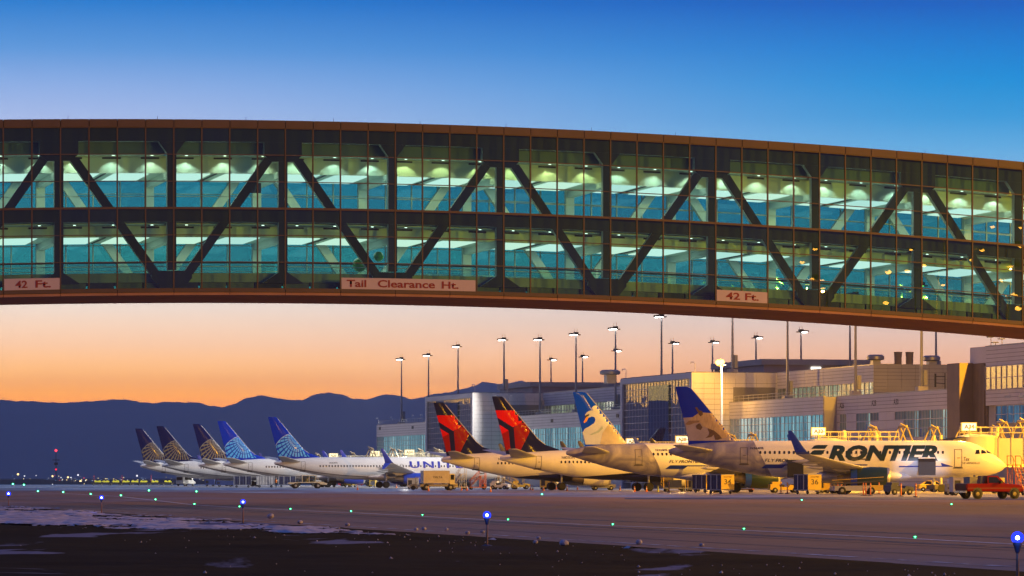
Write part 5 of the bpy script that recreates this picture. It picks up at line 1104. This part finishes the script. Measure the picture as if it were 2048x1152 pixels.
for s in (-1, 1):
    MB().add([(-.6,s*.935,1.34),(.66,s*.935,1.34),(.22,s*.80,1.82),(-.55,s*.81,1.83)], [(0,1,2,3)]).build('side_window', autog, t)
    for x in (-1.75, 1.85): MB().lathe([(-.02,.02),(-.02,.5),(.02,.5)], (x,s*.965,.45), 'y', 22).build('wheel_arch', DRK, t); wheel(t, x, s*.9, .41, .27, mat('brass_rim', (.22,.19,.13), .45, .7, .1, 3))
    MB().box(-2.7, 2.7, s*.965-.012, s*.965+.012, .86, .92).build('side_trim', col('trim', (.2,.03,.02)), t); MB().box(.42,.62,s*1.06-.1,s*1.06+.1,1.3,1.52).build('mirror', DRK, t)
    MB().box(2.70,2.79,s*.72-.16,s*.72+.16,.86,1.06).build('headlight', col('lens', (.7,.68,.6), .15), t); MB().box(-2.80,-2.77,s*.86-.08,s*.86+.08,.9,1.2).build('tail_light', col('tail_lens', (.5,.01,.01), .15), t)
MB().add([(.95,-.84,1.3),(.95,.84,1.3),(.33,.66,1.82),(.33,-.66,1.82)], [(0,1,2,3)]).build('windscreen', autog, t); MB().box(-2.62,-.72,-.8,.8,1.0,1.285).build('load_bed', DRK, t); MB().box(-2.88,-2.77,-.95,.95,.5,.68).build('rear_bumper', chrome, t); MB().box(2.74,2.9,-.95,.95,.48,.66).build('front_bumper', chrome, t)
MB().box(-.68,-.60,-.6,.6,1.4,1.74).build('rear_window', autog, t)
tk = MB().box(-1.0,-.3,-.5,.5,0,.55).tube((-.1,.2,0),(-.1,.2,.7),.12).tube((.3,-.2,0),(.3,-.2,.6),.1).build('fuel_tank', col('tank', (.2,.2,.22)), None, t.location+Vector((-1.2*math.cos(R(22)),-1.2*math.sin(R(22)),1.29))); tk.rotation_euler.z = R(24); tag(tk, 'dark tank and bottles riding in the red pickup bed', 'tank')
# striped car
t = place('car', 'yellow and black striped car parked under the nearest airliner', 'car', 1868, 983.5, R(-6))
cb = MB().prism([(-2.2,.35),(2.1,.3),(2.28,.5),(2.2,.72),(1.2,.88),(-1.9,.98),(-2.25,.85)], -.88, .88, 'y').build('body', YEL, t); cb.modifiers.new('bevel', 'BEVEL').width = .08
MB().loft([[(-1.75,-.82,.93),(1.1,-.82,.86),(.35,-.62,1.38),(-.95,-.62,1.42)],[(-1.75,.82,.93),(1.1,.82,.86),(.35,.62,1.38),(-.95,.62,1.42)]], True, True, 0, False).build('roof', YEL, t)
for s in (-1, 1):
    MB().add([(-1.35,s*.80,.97),(-.3,s*.80,.96),(-.3,s*.655,1.34),(-.9,s*.66,1.35)], [(0,1,2,3)]).build('side_window', autog, t); MB().add([(-.15,s*.80,.96),(.85,s*.805,.92),(.32,s*.665,1.3),(-.15,s*.655,1.34)], [(0,1,2,3)]).build('side_window', autog, t)
    MB().add([(.3,s*.893,.35),(.75,s*.893,.35),(1.6,s*.893,.8),(1.15,s*.893,.85)], [(0,1,2,3)]).build('stripe', DRK, t)
    for x in (-1.35, 1.35): wheel(t, x, s*.8, .32, .2)
# tan box truck
t = place('box_truck', 'tan box truck with dark lettering beside the blue engine', 'truck', 874, 980.8, R(12))
MB().box(-2.6,2.7,-1.05,1.05,.55,.85).build('chassis', col('chassis', (.24,.21,.19)), t); bx_ = MB().box(-2.15,1.6,-1.2,1.2,1.0,2.75).build('cargo_box', TAN, t); MB().box(1.65,2.35,-1.1,1.1,.85,2.35).build('cab', col('cream', (.7,.62,.35)), t); MB().box(2.36,2.38,-.9,.9,1.5,2.2).build('windscreen', autog, t); MB().box(1.75,2.25,-1.13,-1.11,1.5,2.2).build('side_window', autog, t)
decal('lettering', text_bm('DELTA', 1, .01), lambda a, b: (a, -1.215, b), reg_m, bx_, fit=(-.75,.55,1.72,1.98), cells=False); MB().box(2.35,2.75,-1.05,1.05,.5,.95).build('bumper', col('cream', (.7,.62,.35)), t); MB().box(-2.16,1.61,-1.21,1.21,2.70,2.78).build('roof_cap', TAN, t)
for x in (-1.7, 1.75):
    for y in (-.98, .98): wheel(t, x, y, .45, .28, GRY)
# flat cream tug with glazed cab
t = place('flatbed_truck', 'cream flatbed truck with a glass cab in front of the lettered airliner tail', 'truck', 614, 977, R(10)); CRM = col('cream2', (.55,.50,.36))
MB().prism([(-3.3,.75),(-1.9,.72),(-1.7,.95),(1.6,.95),(2.0,.7),(3.2,.6),(3.3,.85),(2.3,1.15),(-3.2,1.0)], -1.05, 1.05, 'y').build('chassis', CRM, t)
cb = MB()
for x in (-.9,.25,1.35): cb.box(x-.05,x+.05,-1.0,-.92,1.0,2.15); cb.box(x-.05,x+.05,.92,1.0,1.0,2.15)
cb.box(-.95,1.45,-1.02,1.02,2.1,2.2).prism([(1.4,2.18),(1.95,1.15),(2.03,1.15),(1.48,2.2)],-.98,-.9,'y'); cb.build('cab_frame', CRM, t); MB().box(-.86,1.32,-.96,-.94,1.05,2.1).build('cab_glass', glass('cab_pane', (.5,.6,.65), .12), t); MB().box(-1.0,1.3,-.9,.9,1.0,1.15).build('seat_base', DRK, t)
for x in (-2.0, 1.75):
    for y in (-.95, .95): wheel(t, x, y, .46, .3, GRY)
# white van
t = place('van', 'white van seen from behind under the gold globe airliners', 'van', 371, 972, R(60))
vb = MB().prism([(-2.3,.45),(2.4,.4),(2.5,.9),(1.7,1.25),(1.1,2.15),(-2.25,2.2),(-2.35,1.0)], -.98, .98, 'y').build('body', WHT, t); vb.modifiers.new('bevel', 'BEVEL').width = .1
MB().box(-2.37,-2.33,-.75,.75,1.25,1.95).build('rear_window', autog, t); MB().box(-1.6,1.0,-1.0,-.985,1.3,1.9).build('side_window', autog, t)
for x in (-1.5, 1.55):
    for y in (-.85, .85): wheel(t, x, y, .36, .24, GRY)
# tugs
def tug(label, px, py, rz, c=YEL, sc=1.0, roof=True):
    t = place('baggage_tug', label, 'tug', px, py, rz, 'baggage tugs'); MB().prism([(-1.4*sc,.35),(1.45*sc,.35),(1.5*sc,.8),(.5*sc,.95),(.35*sc,.7),(-.5*sc,.7),(-.6*sc,1.05),(-1.4*sc,1.0)], -.65*sc, .65*sc, 'y').build('body', c, t)
    MB().box(-.5*sc,0,-.4,.4,.7,.95).build('seat', DRK, t); MB().path([(.5*sc,0,.9),(.2*sc,0,1.25)], .03).build('steering_column', DRK, t); MB().box(-1.2*sc,-.3*sc,-.5*sc,.5*sc,1.0,1.3).build('engine_cover', c, t)
    if roof:
        f = MB()
        for x in (-.6*sc,.55*sc):
            for y in (-.55*sc,.55*sc): f.tube((x,y,.7),(x,y,1.85),.03,n=5)
        f.box(-.65*sc,.6*sc,-.6*sc,.6*sc,1.84,1.9); f.build('canopy', c, t)
    for x in (-.95*sc,.95*sc):
        for y in (-.6*sc,.6*sc): wheel(t, x, y, .32, .2, GRY)
    return t
tug('yellow baggage tug behind the pair of orange posts', 1568, 985.8, R(6), YEL, 1.25, False); tug('yellow tug among the steps under the dark belly', 1040, 978.5, R(10), YEL); tug('white tug beside the orange steps under the first red emblem airliner', 1000, 979, R(-20), WHT)
tug('small dark blue wheeled unit right of the green engine', 1797, 990, R(30), col('navy', (.04,.05,.09)), 1.0, False); tug('pale yellow tug right of the big black wheel', 1100, 979, R(160), col('straw', (.65,.55,.25)), 1.0); tug('dark tug with canopy behind the paired main wheels', 1205, 980.5, R(10), GRY, 1.2); tug('yellow canopied tug right of the lettered engine wheels', 700, 974.5, R(70), YEL)
tug('olive tug hitched left of the tan box truck', 838, 979.8, R(185), col('olive', (.35,.33,.22)), .9); tug('grey tug parked behind cart 36', 1655, 986, R(20), col('silver', (.5,.48,.4)), 1.0)
# mobile steps and lifts made of lattice
def steps(label, px, py, rz, c=ORG, h=2.9, L=3.2):
    t = place('mobile_steps', label, 'mobile steps', px, py, rz, 'mobile steps and lifts'); MB().box(-L/2,L/2,-.6,.6,.28,.42).build('chassis', c, t); n = 9
    for i in range(n): MB().box(-L/2+.2+i*(L-1.2)/n, -L/2+.55+i*(L-1.2)/n, -.5, .5, .5+i*(h-.9)/n, .56+i*(h-.9)/n).build('tread', GRY, t)
    f = MB()
    for y in (-.52,.52):
        f.path([(-L/2+.1,y,.45),(L/2-.9,y,h-.35)], .05).path([(-L/2+.1,y,1.35),(L/2-.9,y,h+.55),(L/2,y,h+.55)], .035)
        for i in range(5): f.path([(-L/2+.2+i*(L-1.2)/4.2,y,.5+i*(h-.9)/4.2),(-L/2+.2+i*(L-1.2)/4.2,y,1.4+i*(h-.9)/4.2)], .03)
        f.path([(L/2-.1,y,.4),(L/2-.1,y,h+.55)], .045).path([(L/2-.9,y,.4),(L/2-.9,y,h-.3)], .045).path([(L/2-.9,y,.5),(L/2-.1,y,h-.4)], .03).path([(L/2-.1,y,.5),(L/2-.9,y,h-.4)], .03)
    f.box(L/2-.95,L/2,-.55,.55,h-.4,h-.3); f.build('frame', c, t)
    for x in (-L*.38, L*.38):
        for y in (-.5,.5): wheel(t, x, y, .2, .14, GRY)
steps('tall orange mobile steps right of cart 34', 1486, 984.5, R(165), ORG, 3.1, 2.6); steps('orange mobile steps below the first red emblem airliner', 955, 979.2, R(10), ORG, 2.4, 2.6); steps('yellow mobile steps behind the orange ones, under the airliner nose', 1016, 978.6, R(170), YEL, 2.0, 3.2)
steps('pale mobile steps leaning behind the tan box truck', 918, 979, R(15), col('bone', (.6,.58,.45)), 2.7, 2.2); steps('orange lattice lift at the right edge behind the pickup', 2040, 991, R(120), ORG, 3.4, 3.0); steps('yellow platform under the big blue letters airliner', 746, 975, R(80), YEL, 1.6, 1.8)
# orange platform lift on a grey belt loader
t = place('belt_loader', 'grey belt loader with yellow nose before the green engine', 'belt loader', 1712, 989, R(3)); MB().prism([(-2.4,.4),(2.6,.4),(2.7,.85),(1.4,.95),(-2.4,.9)], -.95, .95, 'y').build('body', col('loader', (.36,.36,.40)), t); MB().box(1.5,2.75,-.97,.97,.45,.98).build('nose', YEL, t)
MB().prism([(-2.6,1.0),(2.9,1.35),(2.9,1.5),(-2.6,1.15)], -.45, .45, 'y').build('belt', DRK, t); MB().path([(-2.6,-.5,1.5),(2.9,-.5,1.85)], .035).build('guard_rail', YEL, t)
for x in (-1.6,1.5):
    for y in (-.85,.85): wheel(t, x, y, .42, .28, GRY)
for y in (-.5,.2): MB().lathe([(2.76,.1),(2.78,.1)], (0,y,.7), 'x', 10).build('headlight', chrome, t)
t = place('platform_lift', 'orange railed platform lift under the nearest wing', 'platform lift', 1677, 987, R(8)); f = MB()
for x in (-.75,.75):
    for y in (-.5,.5): f.tube((x,y,.4),(x,y,2.95),.05,n=6)
for z in (.9,1.5,2.2,2.95): f.path([(-.75,-.5,z),(.75,-.5,z),(.75,.5,z),(-.75,.5,z),(-.75,-.5,z)], .04)
f.build('frame', ORG, t); MB().box(-.8,.8,-.55,.55,1.48,1.58).build('platform', ORG, t); MB().box(-.9,1.1,-.6,.6,.3,.7).build('base', GRY, t)
for x in (-.6,.8):
    for y in (-.55,.55): wheel(t, x, y, .28, .18, GRY)
# ground power units and lavatory carts
def unit(label, px, py, rz, c, L=2.2, H=1.6, name='ground_power_unit'):
    t = place(name, label, 'ground unit', px, py, rz, 'ground units'); MB().box(-L/2,L/2,-.7,.7,.35,H).build('cabinet', c, t); MB().box(-L/2+.15,-L/2+.75,-.72,-.70,.6,H-.3).build('louvre', DRK, t); MB().box(.1,L/2-.1,-.72,-.70,.7,H-.25).build('door', c, t); MB().box(-L/2-.03,L/2+.03,-.73,.73,H,H+.06).build('lid', GRY, t)
    for x in (-L*.32,L*.32):
        for y in (-.6,.6): wheel(t, x, y, .24, .16, GRY)
    return t
unit('yellow ground unit between the cones and the big black wheel', 1094, 979.3, R(5), YEL, 2.2, 1.9); unit('lavender grey ground unit behind the red pickup tail', 1917, 991, R(10), col('lavender', (.42,.40,.46)), 1.5, 1.8); unit('pale ground unit left of the red pickup with white plate', 1904, 988.5, R(5), WHT, .8, 1.7); unit('brown container unit behind the swan airliner wheels', 1380, 982, R(4), col('umber', (.22,.14,.09)), 3.0, 1.9); unit('grey green unit coupled right of the open frame cart', 1386, 983.2, R(-20), col('moss', (.18,.2,.15)), 1.6, 1.7)
unit('yellow lit ground unit right of cart 36', 1646, 986.2, R(0), YEL, 1.5, 1.5); unit('cream framed unit behind the pickup cab', 1942, 987.0, R(0), col('cream3', (.55,.48,.26)), 1.3, 1.75); unit('cream framed unit above the pickup bonnet', 1996, 987.0, R(0), col('cream4', (.55,.46,.25)), 1.3, 1.75)
unit('pale tank unit beside the stub of the tan box truck', 826, 978, R(0), col('steel', (.45,.47,.45)), 1.8, 1.7); unit('low dark unit under the second blue tailed airliner', 450, 973.5, R(0), BLU, 3.4, 1.2); unit('blue grey unit under the belly near the gold globe tails', 420, 972.6, R(0), BLU, 2.0, 1.5); unit('dark unit behind the flat cream truck', 660, 974.3, R(0), DRK, 2.4, 1.7)
# red covered tow bars under the lettered airliner
for px0, px1, py, lb in ((676,727,971.5,'long red tow bar lying under the lettered airliner, left piece'),(777,800,971.5,'short red tow bar lying right of the main wheels of the lettered airliner')):
    a, b = ground(px0, py), ground(px1, py); o = MB().tube((0,0,.55), (b.x-a.x,b.y-a.y,.55), .3, n=10).tube((.5,.1,0),(.5,.1,.5),.1).tube((b.x-a.x-.5,.1,0),(b.x-a.x-.5,.1,.5),.1).build('tow_bar', col('signal_red', (.62,.02,.03)), None, a); tag(o, lb, 'tow bar')
# row of yellow de-icing sleds far left
for i, (px, lb) in enumerate(((196,'leftmost yellow plough parked in the far row'),(212,'second yellow plough from the left in the far row'),(232,'third yellow plough from the left in the far row'),(252,'fourth yellow plough from the left in the far row'),(270,'fifth yellow plough from the left in the far row'),(288,'sixth yellow plough from the left in the far row'),(310,'yellow plough second from the white van in the far row'),(336,'yellow plough nearest the white van in the far row'))):
    t = place('snow_plough', lb, 'snow plough', px, 971, R(4), 'yellow ploughs parked in the far row'); PL = mat('plough_yellow', (.75,.72,.05), .4, 0, .1, 1)
    MB().prism([(-.8,.75),(.7,.75),(.85,1.0),(.4,1.2),(-.2,1.05),(-.6,1.25),(-.85,1.0)], -.5, .5, 'y').build('blade', PL, t); MB().box(-1.5,1.4,-.4,.4,.3,.68).build('frame', DRK, t)
    if i % 3 == 0: MB().tube((-.9,0,.6),(-.9,0,2.4),.05,n=5).build('marker_pole', col('signal_red', (.62,.02,.03)), t)
    for x in (-1.0,.9): wheel(t, x, -.4, .26, .2, GRY)
    d = bpy.data.lights.new('plough_fill', 'POINT'); d.energy = 22; d.color = (1,.95,.6); o = bpy.data.objects.new('plough_fill', d); COL.objects.link(o); o.parent = t; o.location = (0,-3.0,2.4)  # added point light without a fixture, brightens the yellow blade
# person in an orange vest by the carts
def person(px, py, label):
    t = place('person', label, 'person', px, py, R(20)); me = bpy.data.meshes.new('body')
    V = [(0,0,.92),(0,0,1.15),(0,0,1.38),(0,0,1.5),(0,0,1.6),(0,0,1.74),(.1,0,.88),(.11,.02,.5),(.11,0,.08),(.12,-.12,.04),(-.1,0,.88),(-.12,.05,.5),(-.13,.03,.08),(-.13,-.1,.04),(.2,0,1.4),(.27,-.03,1.15),(.25,-.16,.95),(.24,-.22,.88),(-.2,0,1.4),(-.28,.02,1.14),(-.26,-.08,.9),(-.26,-.12,.82)]
    E = [(0,1),(1,2),(2,3),(3,4),(4,5),(0,6),(6,7),(7,8),(8,9),(0,10),(10,11),(11,12),(12,13),(2,14),(14,15),(15,16),(16,17),(2,18),(18,19),(19,20),(20,21)]
    RD = [.15,.15,.16,.06,.1,.09,.1,.075,.055,.05,.1,.075,.055,.05,.075,.055,.042,.035,.075,.055,.042,.035]
    me.from_pydata(V, E, []); o = bpy.data.objects.new('body', me); COL.objects.link(o); m = o.modifiers.new('skin', 'SKIN'); o.modifiers.new('sub', 'SUBSURF').levels = 1
    for i, r in enumerate(RD): me.skin_vertices[0].data[i].radius = (r, r*.85)
    me.skin_vertices[0].data[0].use_root = True; bpy.context.view_layer.update(); nm = bpy.data.meshes.new_from_object(o.evaluated_get(bpy.context.evaluated_depsgraph_get())); bpy.data.objects.remove(o)
    nm.materials.clear(); nm.materials.append(DRK); nm.materials.append(mat('skin', (.45,.28,.2), .6, 0, .1, 3))
    for p in nm.polygons: p.material_index = 1 if p.center.z > 1.52 else 0; p.use_smooth = True
    link('body', nm, t); MB().lathe([(.93,.2),(1.15,.205),(1.4,.21),(1.46,.12)], (0,0,0), 'z', 14, caps=False).build('vest', ORG, t); MB().lathe([(1.7,.115),(1.76,.11),(1.82,.06),(1.83,.01)], (0,0,0), 'z', 12).build('hat', DRK, t)
ul = unit('grey work lamp trailer shining on the nearest airliner nose', 1900, 990.2, R(0), GRY, .9, 1.1, 'work_lamp_trailer'); spot(ul, (0,.8,1.5), (.6,30,2.9), 26000, (.62,.70,1), 13, .9, .15, 'trailer_lamp')
person(552, 975.5, 'person in an orange vest standing between the baggage carts')
